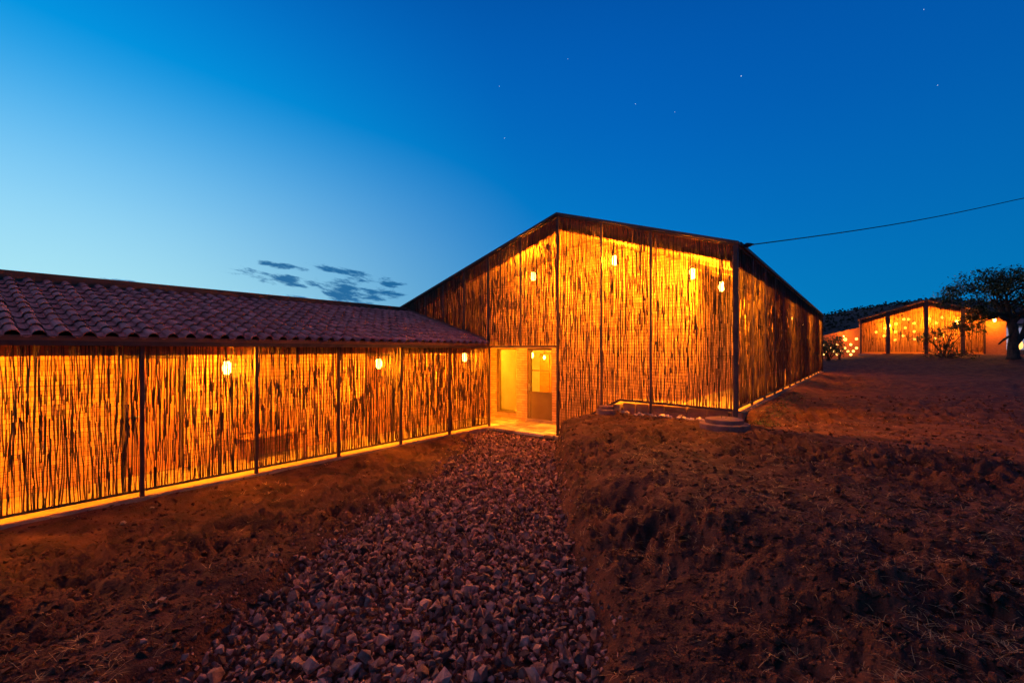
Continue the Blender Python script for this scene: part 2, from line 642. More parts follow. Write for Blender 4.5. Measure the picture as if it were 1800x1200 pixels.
PIECES = [hull_piece(R, R.choice((9, 10, 11, 12)), R.uniform(0.55, 0.85)) for _ in range(28)]


def scatter(name, P, S, mat, label, cat, squash=1.0):
    vs, fs, ts = [], [], []
    n = 0
    for p, s in zip(P, S):
        V, F = PIECES[int(NR.integers(len(PIECES)))]
        q = (V * s) @ rand_rot(NR).T
        q[:, 2] *= squash
        vs.append(q + p)
        fs.append(F + n)
        ts.append(np.full(len(V), NR.random()))
        n += len(V)
    me = np_mesh(name, np.concatenate(vs), np.concatenate(fs), mat, np.concatenate(ts))
    o = obj(name, me)
    return tag(o, label, cat, None, 'stuff')


def build_gravel():
    P, S = [], []
    for layer, step in ((0, 0.054), (1, 0.078)):
        ys = np.arange(-9.9, -0.02, step)
        el, er = edge_l(ys) - 0.10, edge_r(ys) + 0.06
        for y, xl, xr in zip(ys, el, er):
            x = xl + NR.random() * step
            while x < xr:
                yy = y + NR.uniform(-0.5, 0.5) * step
                e = min(x - xl, xr - x)
                if e > 0.1 or NR.random() < 0.75:
                    px, py, t = to_px(x, yy, -0.1)
                    if t > 0.5 and -200 < px < 2000 and py < 1400 and yy < 0.0:
                        s = min(0.0265 * math.exp(NR.normal(0, 0.42)) * (1.0 + 0.3 * layer), 0.075)
                        P.append((x, yy, 0.008 + 0.028 * layer + NR.uniform(-0.01, 0.018) + 0.35 * s))
                        S.append(s)
                x += step * NR.uniform(0.8, 1.2)
    for _ in range(1500):
        y = NR.uniform(-9.6, -0.1)
        side = NR.random() < 0.6
        e = float(edge_l(np.array([y]))[0]) if side else float(edge_r(np.array([y]))[0])
        x = e - abs(NR.normal(0, 0.22)) if side else e + abs(NR.normal(0, 0.12))
        s = 0.021 * math.exp(NR.normal(0, 0.4))
        if x > -2.0:
            P.append((x, y, 0.3 * s + 0.01))
            S.append(s)
    P = np.array(P)
    P[:, 2] += ground_z(P[:, 0], P[:, 1], False)
    P[-1500:, 2] = ground_z(P[-1500:, 0], P[-1500:, 1]) + 0.01
    scatter('gravel', P, S, M['stone'], 'purple-grey crushed gravel filling the channel that leads to the doorway', 'gravel')


build_gravel()


def build_clods():
    n = 44000
    t = 1.8 * (10 ** (NR.random(n) * 0.88))
    d = ray(NR.uniform(-100, 2700, n))
    x, y = CX + d[0] * t, CY + d[1] * t
    keep = ~((edge_l(y) - 0.05 < x) & (x < edge_r(y) + 0.1)) & ~((x < -2.2) | ((y > -0.1) & (x < 4.15)))
    x, y = x[keep], y[keep]
    S = np.minimum(0.0095 * np.exp(np.abs(NR.normal(0, 0.8, len(x)))), 0.055) * np.where(x < -0.0, 0.75, 1.0)
    P = np.stack([x, y, ground_z(x, y) + 0.12 * S], -1)
    scatter('soil_clods', P, S, M['clod'], 'crumbled red-brown soil clods strewn over the bare earth', 'soil', 0.7)


build_clods()


def build_dry_grass():
    vs, fs, ts = [], [], []
    n = 0

    def blade(p, az, ln, w, lift):
        nonlocal n
        d = np.array([math.cos(az), math.sin(az), 0])
        s = np.array([-d[1], d[0], 0]) * w
        bend = NR.uniform(-0.6, 0.6)
        pts = []
        for k, u in enumerate((0, 0.35, 0.7, 1.0)):
            q = np.array(p) + (d * math.cos(bend * u) + np.array([-d[1], d[0], 0]) * math.sin(bend * u)) * ln * u
            q[2] = p[2] + lift * ln * (u - 0.75 * u * u) * 2
            pts.append(q)
        for k, q in enumerate(pts):
            ww = (1, 0.9, 0.6, 0.12)[k]
            vs.append(q - s * ww)
            vs.append(q + s * ww)
            ts.extend((0, 0))
        for k in range(3):
            a = n + 2 * k
            fs.append((a, a + 1, a + 3, a + 2))
        n += 8

    N = 12500
    t = 1.9 * (10 ** (NR.random(N) * 0.86))
    d = ray(NR.uniform(-60, 2600, N))
    x, y = CX + d[0] * t, CY + d[1] * t
    xl, xr = edge_l(y), edge_r(y)
    keep = ~((xl - 0.12 < x) & (x < xr + 0.12)) & ~((x < -2.1) | ((y > -0.1) & (x < 4.2)))
    keep &= ~((x < xl) & (NR.random(N) < 0.62)) & (NR.random(N) < np.clip(t / 4.0, 0.25, 1))
    keep &= vnoise(x * 1.1 + 30, y * 1.1) > NR.uniform(0.2, 0.75, N)
    x, y, t = x[keep][:2700], y[keep][:2700], t[keep][:2700]
    z = ground_z(x, y) + 0.004
    for x, y, z, t in zip(x, y, z, t):
        az0 = NR.uniform(0, 6.28)
        for _ in range(int(NR.integers(2, 8))):
            blade((x + NR.normal(0, 0.02), y + NR.normal(0, 0.02), z), az0 + NR.normal(0, 1.3), NR.uniform(0.04, 0.14), NR.uniform(0.0012, 0.0024) * (1 + t * 0.05), NR.uniform(0.03, 0.45))
    o = obj('dry_grass', np_mesh('dry_grass', np.array(vs), np.array(fs), M['straw']))
    tag(o, 'scattered dead straw-coloured grass tufts on the bare earth', 'grass', None, 'stuff')


build_dry_grass()


# ================================================================== buildings: shared geometry
SL = 0.300                       # roof slope (rise over run)
APEX = 5.45
EAVE_L = 2.24                    # eave of the low building


def roof_main(x):
    return APEX - 0.32 * abs(x) if x >= 0 else APEX - 0.327 * abs(x)


def roof_low(x):
    return EAVE_L + SL * (-2.23 - x)


def rects(u0, u1, z0, z1, openings):
    """split a wall rectangle round its openings"""
    us = sorted({u0, u1, *[o[0] for o in openings], *[o[1] for o in openings]})
    us = [u for u in us if u0 <= u <= u1]
    out = []
    for a, b in zip(us, us[1:]):
        m = (a + b) / 2
        z = z0
        for o in sorted([o for o in openings if o[0] < m < o[1]], key=lambda o: o[2]):
            if o[2] > z:
                out.append((a, b, z, o[2]))
            z = max(z, o[3])
        if z < z1:
            out.append((a, b, z, z1))
    return out


def brickwork(org, ud, nd, u0, u1, z0, topf, openings, name, parent, ch=0.075, bl=0.235):
    """running bond of separate bricks standing proud of the mortar; nd = outward normal"""
    org, ud, nd = np.array(org, float), np.array(ud, float), np.array(nd, float)
    vs, ts = [], []
    z = z0
    row = 0
    j = 0.011
    while True:
        z_1 = z + ch - j
        u = u0 - (bl / 2 if row % 2 else 0)
        any_ = False
        while u < u1:
            a, b = max(u, u0), min(u + bl - j, u1)
            u += bl
            if b - a < 0.03:
                continue
            if z_1 > min(topf(a), topf(b)):
                continue
            any_ = True
            segs = [(a, b)]
            for o in openings:
                if z_1 > o[2] + 0.005 and z < o[3] - 0.005:
                    ns = []
                    for (p, q) in segs:
                        if q <= o[0] or p >= o[1]:
                            ns.append((p, q))
                            continue
                        if o[0] - p > 0.03:
                            ns.append((p, o[0]))
                        if q - o[1] > 0.03:
                            ns.append((o[1], q))
                    segs = ns
            for p, q in segs:
                d = 0.008 + 0.004 * NR.random()
                dz = NR.uniform(-0.001, 0.001)
                c = [org + ud * p + np.array([0, 0, z + dz]), org + ud * q + np.array([0, 0, z + dz]),
                     org + ud * q + np.array([0, 0, z_1 + dz]), org + ud * p + np.array([0, 0, z_1 + dz])]
                vs += c + [k + nd * d for k in c]
                ts += [NR.random()] * 8
        z += ch
        row += 1
        if not any_ and row > 5 or row > 90:
            break
    k = len(vs) // 8
    base = np.array([[4, 5, 6, 7], [0, 1, 5, 4], [1, 2, 6, 5], [2, 3, 7, 6], [3, 0, 4, 7]])
    F = (base[None] + (np.arange(k) * 8)[:, None, None]).reshape(-1, 4)
    me = np_mesh(name, np.array(vs), F, M['brick'], ts)
    o = obj(name, me, parent)
    o['kind'] = 'stuff'
    return o


# --- branch pieces for the screens: unit height, unit radius in the cross-section
def stick_variant(rng):
    nseg, ns = 6, 4
    V = []
    x = y = 0.0
    vx, vy = rng.gauss(0, 0.007), rng.gauss(0, 0.004)
    offs = [(0, 0)]
    for k in range(nseg):
        vx = vx * 0.5 + rng.gauss(0, 0.0062)
        vy = vy * 0.55 + rng.gauss(0, 0.004)
        x += vx
        y += vy
        offs.append((x, y))
    mx, my = sum(o[0] for o in offs) / 7, sum(o[1] for o in offs) / 7
    # returns centre offsets (fraction of length) and radii factors
    rad = [1.0 - 0.32 * k / nseg + rng.uniform(-0.10, 0.10) for k in range(nseg + 1)]
    return [(o[0] - mx, o[1] - my) for o in offs], rad


VARS = [stick_variant(R) for _ in range(40)]


def stick_verts(var, ln, r, flip):
    offs, rad = VARS[var]
    V = []
    for k in range(7):
        u = k / 6
        kk = 6 - k if flip else k
        ox, oy = offs[kk]
        for j in range(4):
            a = math.pi / 4 + j * math.pi / 2
            V.append((ox * ln + math.cos(a) * r * rad[kk], oy * ln + math.sin(a) * r * rad[kk], u * ln))
    return V


STICK_F = [(k * 4 + j, k * 4 + (j + 1) % 4, k * 4 + 4 + (j + 1) % 4, k * 4 + 4 + j) for k in range(6) for j in range(4)]
STICK_F += [(3, 2, 1, 0), (24, 25, 26, 27)]
_stick_cache = {}


def stick_mesh(var, ln, r, flip):
    ln = math.floor(ln / 0.05) * 0.05
    r = round(r / 0.0025) * 0.0025
    key = (var % 40, round(ln, 2), round(r, 4), flip)
    if key not in _stick_cache:
        me = np_mesh('stick', np.array(stick_verts(key[0], max(ln, 0.15), r, flip)), np.array(STICK_F), M['stick'], smooth=True)
        _stick_cache[key] = me
    return _stick_cache[key]


def screen_sticks(org, ud, u0, u1, botf, topf, per_m, out_n, rng, rmin=0.006, rmax=0.0135, short=0.75, course=(1.3, 2.3)):
    """list of branch specs (x, y, z, angle, length, radius, var, flip, lean) filling one bay"""
    S = []
    ang = math.atan2(ud[1], ud[0])

    def add(u, za, zb, dep, thin=1.0):
        if zb - za < 0.12:
            return
        S.append((org[0] + ud[0] * u + out_n[0] * dep, org[1] + ud[1] * u + out_n[1] * dep, za, ang, zb - za,
                  rng.uniform(rmin, rmax) * thin * (1.15 if rng.random() < 0.2 else 1), rng.randrange(40), rng.random() < 0.5, rng.gauss(0, 0.007)))

    n = int((u1 - u0) * per_m)
    for k in range(n):
        u = u0 + (k + rng.uniform(0.28, 0.72)) / n * (u1 - u0)
        zb, zt = botf(u), topf(u)
        H = zt - zb
        if H < 0.15:
            continue
        z = zb - rng.uniform(0, 0.02)
        top = zt - rng.uniform(0.0, 0.05)
        first = True
        while z < top - 0.12:
            ln = rng.uniform(*course)
            e = z + ln
            if top - e < 0.45:
                e = top
            add(min(max(u + (0 if first else rng.uniform(-0.02, 0.02)), u0), u1), z, e, rng.uniform(-0.016, 0.016))
            z = e - rng.uniform(0.04, 0.28)
            if e >= top:
                break
            first = False
    # shorter filling pieces, thicker where the courses overlap
    for k in range(int((u1 - u0) * per_m * short)):
        u = rng.uniform(u0 + 0.01, u1 - 0.01)
        zb, zt = botf(u), topf(u)
        if zt - zb < 0.3:
            continue
        ln = rng.uniform(0.08, 0.42)
        band = rng.choice((0.06, 0.42, 0.66, 0.0))
        c = zb + (zt - zb) * (band if rng.random() < 0.55 and band else rng.random()) + rng.gauss(0, 0.09)
        add(u, max(zb, c - ln / 2), min(zt - 0.03, c + ln / 2), rng.uniform(-0.02, 0.02), 0.85)
    return S


def place_sticks(specs, panel_of, building, limit=300, name='stick'):
    """the pieces that show largest become objects of their own, the rest one joined part"""
    rank = []
    for i, s in enumerate(specs):
        px, py, t = to_px(s[0], s[1], s[2] + s[4] / 2)
        seen = -20 < px < 1820 and t > 0.5
        rank.append((-(s[5] * s[4] / t ** 2) if seen else 1.0, i))
    rank.sort()
    own = set(i for v, i in rank[:limit] if v < 0)
    vs, fs, n = [], [], 0
    F = np.array(STICK_F)
    for i, s in enumerate(specs):
        x, y, z, ang, ln, r, var, flip, lean = s
        if i in own:
            o = bpy.data.objects.new(name, stick_mesh(var, ln, r, flip))
            o.location = (x, y, z)
            o.rotation_euler = (0, lean, ang)
            COL.objects.link(o)
            o.parent = panel_of[i]
        else:
            V = np.array(stick_verts(var, ln, r, flip))
            V[:, 0] += V[:, 2] * math.sin(lean)
            c, q = math.cos(ang), math.sin(ang)
            P = np.stack([V[:, 0] * c - V[:, 1] * q + x, V[:, 0] * q + V[:, 1] * c + y, V[:, 2] + z], -1)
            vs.append(P)
            fs.append(F + n)
            n += len(P)
    if vs:
        o = obj('stick_infill', np_mesh('stick_infill', np.concatenate(vs), np.concatenate(fs), M['stick'], smooth=True), building)
        o['kind'] = 'stuff'


def lamp(px_x, px_y, z, ceil, label, power=26.0, r=0.075, grp='pendant lamps'):
    e = empty('pendant_lamp', (px_x, px_y, z), label, 'lamp', grp)
    MB().tube([(px_x, px_y, z + 0.16), (px_x, px_y, ceil)], 0.006, 5).build('cord', M['cable'], e)
    MB().lathe((px_x, px_y, z), [(0.018, 0.17), (0.034, 0.165), (0.036, 0.085), (0.03, 0.08)][::-1], 12).build('socket', M['steel'], e)
    prof = []
    for k in range(9):
        a = -math.pi / 2 + math.pi * k / 8
        prof.append((max(0.004, r * 0.80 * math.cos(a) ** 0.55), r * 1.35 * math.sin(a)))
    MB().lathe((px_x, px_y, z), prof, 16).build('bulb', M['bulb'], e, True)
    L = bpy.data.lights.new('lamp_light', 'POINT')
    L.energy = power
    L.color = LAMP_COL
    L.shadow_soft_size = r * 1.4
    lo = bpy.data.objects.new('lamp_light', L)
    lo.location = (px_x, px_y, z)
    link(lo, e)
    return e


# ================================================================== low building
LX = -2.23
WX = -3.65                       # its inner brick wall
POSTS = [0.0, -1.53, -3.05, -4.58, -6.12, -7.68, -9.22, -10.76]
LOWB = empty('low_building', (LX, -5.4, 0.0), 'long low building with clay tile roof and branch screen along its veranda', 'building')


def build_low():
    B = LOWB
    y0, y1 = POSTS[-1], 0.0
    # plinth and veranda floor
    MB().box((WX - 6, y0, -0.5), (LX + 0.10, y1 - 0.002, -0.012)).build('plinth', M['concrete'], B)
    MB().box((WX, y0 + 0.01, -0.012), (LX + 0.09, y1 + 0.02, 0.0)).build('floor', M['concrete'], B)
    # inner wall with windows and doors
    ops = [(-7.62, -6.75, 0.02, 2.02), (-3.0, -2.1, 0.02, 2.02)]
    top = roof_low(WX) - 0.12
    w = MB()
    for a, b, za, zb in rects(y0, 1.4, 0.0, top, ops):
        w.box((WX - 0.2, a, za), (WX, b, zb))
    wall = w.build('wall', M['mortar'], B)
    brickwork((WX, 0, 0), (0, 1, 0), (1, 0, 0), y0, 1.4, 0.006, lambda u: top, ops, 'brick', wall)
    for k, (a, b, za, zb) in enumerate(ops):
        if za < 0.5:
            d = MB()
            d.box((WX - 0.10, a + 0.06, za), (WX - 0.05, b - 0.06, zb - 0.06)).build('door', M['wood'], B)
            dd = B.children[-1]
            f = MB()
            f.box((WX - 0.14, a, za), (WX - 0.01, a + 0.06, zb)).box((WX - 0.14, b - 0.06, za), (WX - 0.01, b, zb)).box((WX - 0.14, a + 0.06, zb - 0.06), (WX - 0.01, b - 0.06, zb))
            f.build('door_frame', M['steel'], dd)
            MB().box((WX - 0.05, a + 0.12, za + 0.95), (WX - 0.02, a + 0.26, za + 0.98)).build('handle', M['metal'], dd)
        else:
            f = MB()
            f.box((WX - 0.12, a, za), (WX - 0.02, a + 0.05, zb)).box((WX - 0.12, b - 0.05, za), (WX - 0.02, b, zb))
            f.box((WX - 0.12, a + 0.05, zb - 0.05), (WX - 0.02, b - 0.05, zb)).box((WX - 0.12, a + 0.05, za), (WX - 0.02, b - 0.05, za + 0.05))
            f.box((WX - 0.10, (a + b) / 2 - 0.02, za + 0.05), (WX - 0.04, (a + b) / 2 + 0.02, zb - 0.05))
            win = f.build('window', M['steel'], B)
            for q in ((a + 0.05, (a + b) / 2 - 0.02), ((a + b) / 2 + 0.02, b - 0.05)):
                MB().box((WX - 0.075, q[0], za + 0.05), (WX - 0.069, q[1], zb - 0.05)).build('pane', M['glass'], win)
    # back and end walls keep the inside dark
    MB().box((-9.8, y0, 0), (-9.6, 1.4, 2.3)).build('rear_wall', M['mortar'], B)
    e = MB()
    e.poly([(-9.6, y0 + 0.02, 0), (-9.6, y0 + 0.02, 2.2), (-6.05, y0 + 0.02, 3.2), (-2.4, y0 + 0.02, 2.08), (-2.4, y0 + 0.02, 0)])
    e.build('end_wall', M['mortar'], B)
    # posts, rails, fascia
    for y in POSTS:
        zb = -0.05 if y < -0.1 else 0.0
        MB().box((LX - 0.026, y - 0.026, zb), (LX + 0.026, y + 0.026, EAVE_L - 0.02)).build('post', M['steel'], B, bevel=0.004)
    MB().box((LX + 0.034, y0, EAVE_L - 0.075), (LX + 0.075, -0.034, EAVE_L - 0.012)).build('eave_rail', M['steel'], B)
    MB().box((LX + 0.02, y0, EAVE_L - 0.010), (LX + 0.05, -0.05, EAVE_L + 0.055)).build('tilting_fillet', M['fascia'], B)
    MB().box((LX - 0.16, y0, 2.03), (LX - 0.12, -0.04, 2.26)).build('fascia', M['fascia'], B)
    MB().box((-6.32, y0 - 0.05, 3.26), (-5.66, -0.06, 3.49)).build('ridge_cap', M['fascia'], B, bevel=0.02)
    # sheathing boards under the tiles, ceiling
    rf = MB()
    ex = LX + 0.02
    rf.hexa([(ex, y0, roof_low(ex) - 0.02), (ex, -0.04, roof_low(ex) - 0.02), (-6.05, -0.04, roof_low(-6.05) - 0.02), (-6.05, y0, roof_low(-6.05) - 0.02),
             (ex, y0, roof_low(ex) + 0.025), (ex, -0.04, roof_low(ex) + 0.025), (-6.05, -0.04, roof_low(-6.05) + 0.025), (-6.05, y0, roof_low(-6.05) + 0.025)])
    rf.hexa([(-6.051, y0, 3.366), (-6.051, -0.04, 3.366), (-9.9, -0.04, 2.22), (-9.9, y0, 2.22), (-6.051, y0, 3.411), (-6.051, -0.04, 3.411), (-9.9, -0.04, 2.265), (-9.9, y0, 2.265)])
    roof = rf.build('roof', M['underlay'], B)
    # roof boards carried over the corner where the two buildings join
    MB().hexa([(-6.0, -0.03, 3.12), (LX - 0.2, -0.03, 2.16), (LX - 0.2, 1.39, 2.16), (-6.0, 1.39, 3.12), (-6.0, -0.03, 3.15), (LX - 0.2, -0.03, 2.19), (LX - 0.2, 1.39, 2.19), (-6.0, 1.39, 3.15)]).build('ceiling', M['ceiling'], B)
    for k in range(12):
        y = -0.5 - k * 0.92
        MB().bar((LX - 0.2, y, roof_low(LX - 0.2) - 0.08), (WX, y, roof_low(WX) - 0.08), 0.06, 0.10).build('rafter', M['fascia'], B)
    # clay tiles
    pitch, expo, tl = 0.232, 0.325, 0.39
    prof = [(-0.116, 0.012), (-0.09, 0.0), (-0.06, 0.0), (-0.042, 0.012)]
    for k in range(7):
        a = math.pi - math.pi * k / 6
        prof.append((0.036 + 0.070 * math.cos(a), 0.012 + 0.074 * math.sin(a)))
    prof.append((0.116, 0.010))
    V, F = [], []
    m = len(prof)
    for (v, lift, sc) in ((0.0, 0.024, 1.0), (tl, 0.004, 0.9)):
        for (u, h) in prof:
            V.append((u if abs(u) > 0.1 else 0.036 + (u - 0.036) * sc, v, h * sc + lift))
    for (u, h) in prof:
        V.append((u, 0.0, h + 0.024 - 0.013))
    for k in range(m - 1):
        F.append((k, k + 1, m + k + 1, m + k))
        F.append((2 * m + k, 2 * m + k + 1, k + 1, k))
    V, F = np.array(V), np.array(F)
    tiles = []
    for v in range(5):
        W_ = V + NR.normal(0, 0.0022, V.shape)
        tiles.append((W_, np_mesh('tile', W_, F, M['tile'], smooth=False)))
    sl = math.atan(SL)
    up = Vector((-math.cos(sl), 0, math.sin(sl)))
    nrm = Vector((math.sin(sl), 0, math.cos(sl)))
    spots = []
    ncol = int((0 - 0.10 - y0) / pitch)
    for c in range(ncol):
        y = -0.17 - c * pitch
        for r_ in range(11):
            d = 0.0 + r_ * expo
            if d > 3.75:
                continue
            p = Vector((LX + 0.055, y, roof_low(LX + 0.055) + 0.03)) + up * d
            px, py, t = to_px(*p)
            vis = -60 < px < 1800 and t > 0.3
            spots.append((t if vis else 1e6, p, r_))
    spots.sort(key=lambda s: s[0])
    vs, fs, n = [], [], 0
    # tile axes: u along -Y..+Y (downhill view right), v uphill, w normal
    Rm = Matrix(((0, up.x, nrm.x), (1, up.y, nrm.y), (0, up.z, nrm.z)))
    for i, (t, p, r_) in enumerate(spots):
        W_, me = tiles[R.randrange(5)]
        j = Matrix.Rotation(R.gauss(0, 0.012), 3, 'Z') @ Matrix.Rotation(R.gauss(0, 0.008), 3, 'X')
        rot = Rm @ j
        p = p + up * R.gauss(0, 0.006) + nrm * abs(R.gauss(0, 0.003))
        if i < 300 and t < 1e5:
            o = bpy.data.objects.new('tile', me)
            COL.objects.link(o)
            o.parent = roof
            o.location = p
            o.rotation_euler = rot.to_euler()
        else:
            vs.append(W_ @ np.array(rot).T + np.array(p))
            fs.append(F + n)
            n += len(W_)
    o = obj('tile_field', np_mesh('tile_field', np.concatenate(vs), np.concatenate(fs), M['tile']), roof)
    o['kind'] = 'stuff'
    # branch screen, one panel to each bay
    specs, pan = [], []
    rng = random.Random(3)
    for k in range(len(POSTS) - 1):
        a, b = POSTS[k + 1] + 0.034, POSTS[k] - 0.034
        f = MB()
        f.box((LX - 0.02, a, 0.075), (LX + 0.02, b, 0.105))
        p = f.build('screen_panel', M['steel'], B)
        for z in (0.62, 1.12, 1.66):
            MB().tube([(LX + 0.024, a, z + rng.gauss(0, 0.012)), (LX + 0.026, (a + b) / 2, z - 0.012), (LX + 0.024, b, z + rng.gauss(0, 0.012))], 0.0022, 4, False).build('wire', M['steel'], p)
        dens = 46 if k >= 5 else 48
        s = screen_sticks((LX, 0, 0), (0, 1), a, b, lambda u: 0.09, lambda u: EAVE_L - 0.005, dens, (1, 0), rng, 0.0052, 0.0108, 2.1, (0.5, 1.5))
        specs += s
        pan += [p] * len(s)
    place_sticks(specs, pan, B)
    for y in (-0.72, -3.45, -6.48, -9.6):
        lab = {-0.72: 'glowing bulb behind the low screen, closest to the open doorway', -3.45: 'glowing bulb in the low veranda, midway along the branch screen',
               -6.48: 'glowing bulb behind the low screen, the leftmost lamp in view', -9.6: 'glowing bulb at the near end of the low veranda, past the left edge'}[y]
        z = 1.92 if y == -0.72 else 1.81
        lamp(-2.48, y, z, roof_low(-2.48) - 0.02, lab, power=LOW_P, r=0.085)


LOW_P = 1150.0
MAIN_P = 1650.0
build_low()

# ================================================================== gabled building
MAINB = empty('gabled_building', (1.0, 0.0, 0.0), 'tall gabled building wrapped in a glowing branch screen', 'building')
GX1 = 4.04
GY1 = 22.5
WY = 1.40
RX = 2.64
FL = 0.90
DOOR = (-1.94, -1.06, 0.09, 2.17)
WIN = (-3.12, -2.34, 0.18, 2.17)


def bot_main(x):
    if x < -2.23:
        return roof_low(x) + 0.06
    if x < 0:
        return EAVE_L
    if x < 1.65:
        return 0.14 + (1.02 - 0.14) * x / 1.65
    return 1.02 - (x - 1.65) * 0.02


def build_main():
    B = MAINB
    # floors
    MB().box((WX, 0.0, -0.5), (0.3, WY + 3.4, -0.03)).build('threshold_slab', M['concrete'], B)
    sl = B.children[-1]
    vs, ts = [], []
    y = -0.16
    ry = R
    row = 0
    while y < WY - 0.05:
        h = ry.uniform(0.22, 0.36)
        x = WX + 0.02 if row else -2.18
        while x < 0.28:
            w = ry.uniform(0.25, 0.5)
            m = MB()
            j = lambda: ry.uniform(-0.02, 0.02)
            x2, y2 = min(x + w, 0.29), min(y + h, WY - 0.005)
            z = ry.uniform(-0.004, 0.004)
            m.hexa([(x + 0.01, y + 0.01, -0.06), (x2 - 0.01, y + 0.01, -0.06), (x2 - 0.01, y2 - 0.01, -0.06), (x + 0.01, y2 - 0.01, -0.06),
                    (x + 0.012 + j() * .4, y + 0.012, z), (x2 - 0.012 + j() * .4, y + 0.012, z), (x2 - 0.012 + j() * .4, y2 - 0.012, z), (x + 0.012 + j() * .4, y2 - 0.012, z)])
            if x2 - x > 0.06:
                o = m.build('paver', M['floor'], sl)
                a = o.data.attributes.new('tint', 'FLOAT', 'POINT')
                a.data.foreach_set('value', [ry.random()] * 8)
            x += w
        y += h
        row += 1
    MB().box((1.62, 0.25, 0.4), (RX + 0.3, GY1, FL)).build('floor', M['concrete'], B)
    MB().box((RX + 0.3, 0.25, 0.4), (GX1 + 0.05, GY1, 0.899)).build('floor', M['concrete'], B)
    # steps behind the sloping screen
    st = None
    for k in range(5):
        x0 = 0.12 + k * 0.30
        o = MB().box((x0, 0.06, -0.1 if k == 0 else 0.176 * k - 0.02), (1.62, WY - 0.01, 0.176 * (k + 1))).build('step', M['concrete'], B, bevel=0.01)
    # inner brick walls
    top = lambda u: roof_main(u) - 0.32
    ops = [DOOR, WIN]
    w = MB()
    cols = sorted({-6.0, -4.6, WX, *[o[0] for o in ops], *[o[1] for o in ops], 0.0, 1.3, RX})
    for a, b in zip(cols, cols[1:]):
        m = (a + b) / 2
        z = -0.03
        for o in ops:
            if o[0] < m < o[1]:
                if o[2] > z:
                    w.box((a, WY, z), (b, WY + 0.2, o[2]))
                z = o[3]
        ta, tb = top(a), top(b)
        w.hexa([(a, WY, z), (b, WY, z), (b, WY + 0.2, z), (a, WY + 0.2, z), (a, WY, ta), (b, WY, tb), (b, WY + 0.2, tb), (a, WY + 0.2, ta)])
    wall = w.build('wall', M['dark_mortar'], B)
    brickwork((0, WY, 0), (1, 0, 0), (0, -1, 0), WX, RX, 0.0, top, ops, 'brick', wall)
    w2 = MB().box((RX - 0.2, WY + 0.2, 0.4), (RX, GY1, roof_main(RX) - 0.3))
    side = w2.build('side_wall', M['mortar'], B)
    brickwork((RX, 0, 0), (0, 1, 0), (1, 0, 0), WY, GY1, FL, lambda u: roof_main(RX) - 0.3, [], 'brick', side)
    MB().box((-6.1, 0.02, 0), (-5.95, GY1, 3.2)).build('rear_wall', M['mortar'], B)
    MB().box((-5.9, GY1 - 0.2, 0), (GX1 - 0.1, GY1, 3.9)).build('end_wall', M['mortar'], B)
    # roof
    rf = MB()
    for a, b in ((-6.05, 0.0), (0.0, GX1 - 0.08)):
        za, zb = roof_main(a) - 0.22, roof_main(b) - 0.22
        rf.hexa([(a, 0.10, za - 0.12), (b, 0.10, zb - 0.12), (b, GY1, zb - 0.12), (a, GY1, za - 0.12), (a, 0.10, za), (b, 0.10, zb), (b, GY1, zb), (a, GY1, za)])
    rf.build('roof', M['tile'], B)
    ce = MB()
    for a, b in ((-5.9, -0.001), (0.001, GX1 - 0.1)):
        za, zb = roof_main(a) - 0.36, roof_main(b) - 0.36
        ce.hexa([(a, 0.16, za), (b, 0.16, zb), (b, WY + 0.0, zb), (a, WY + 0.0, za), (a, 0.16, za + 0.012), (b, 0.16, zb + 0.012), (b, WY, zb + 0.012), (a, WY, za + 0.012)])
    a, b = RX, GX1 - 0.1
    za, zb = roof_main(a) - 0.36, roof_main(b) - 0.36
    ce.hexa([(a, WY + 0.002, za), (b, WY + 0.002, zb), (b, GY1 - 0.2, zb), (a, GY1 - 0.2, za), (a, WY + 0.002, za + 0.012), (b, WY + 0.002, zb + 0.012), (b, GY1 - 0.2, zb + 0.012), (a, GY1 - 0.2, za + 0.012)])
    ce.build('ceiling', M['ceiling'], B)
    for k in range(14):
        y = WY + 0.4 + k * 1.5
        MB().bar((RX + 0.002, y, roof_main(RX) - 0.42), (GX1 - 0.12, y, roof_main(GX1 - 0.12) - 0.42), 0.06, 0.11).build('rafter', M['ceiling'], B)
    fa = MB()
    for a, b in ((-5.9, -0.001), (0.001, GX1 - 0.09)):
        za, zb = roof_main(a), roof_main(b)
        fa.hexa([(a, 0.10, za - 0.34), (b, 0.10, zb - 0.34), (b, 0.14, zb - 0.34), (a, 0.14, za - 0.34), (a, 0.10, za - 0.001), (b, 0.10, zb - 0.001), (b, 0.14, zb - 0.001), (a, 0.14, za - 0.001)])
    fa.build('fascia', M['fascia'], B)
    z = roof_main(GX1)
    MB().box((GX1 - 0.13, 0.16, z - 0.42), (GX1 - 0.09, GY1, z - 0.001)).build('fascia', M['fascia'], B)
    # steel frame
    posts = [(-4.85, .022), (-4.04, .024), (-3.18, .025), (-2.26, .028), (-1.14, .022), (0.0, .027), (1.19, .023), (2.36, .024)]
    for x, h in posts:
        zb = bot_main(x) - 0.02
        if x == 0.0:
            zb = -0.05
        if x == 1.19:
            zb = bot_main(x) - 0.22
        if x == 2.36:
            zb = 0.62
        MB().box((x - h, -h, zb), (x + h, h, roof_main(x) - 0.002)).build('post', M['steel'], B, bevel=0.004)
    MB().box((GX1 - 0.04, -0.04, 0.66), (GX1 + 0.04, 0.04, roof_main(GX1) + 0.0)).build('post', M['steel'], B, bevel=0.006)
    t = MB()
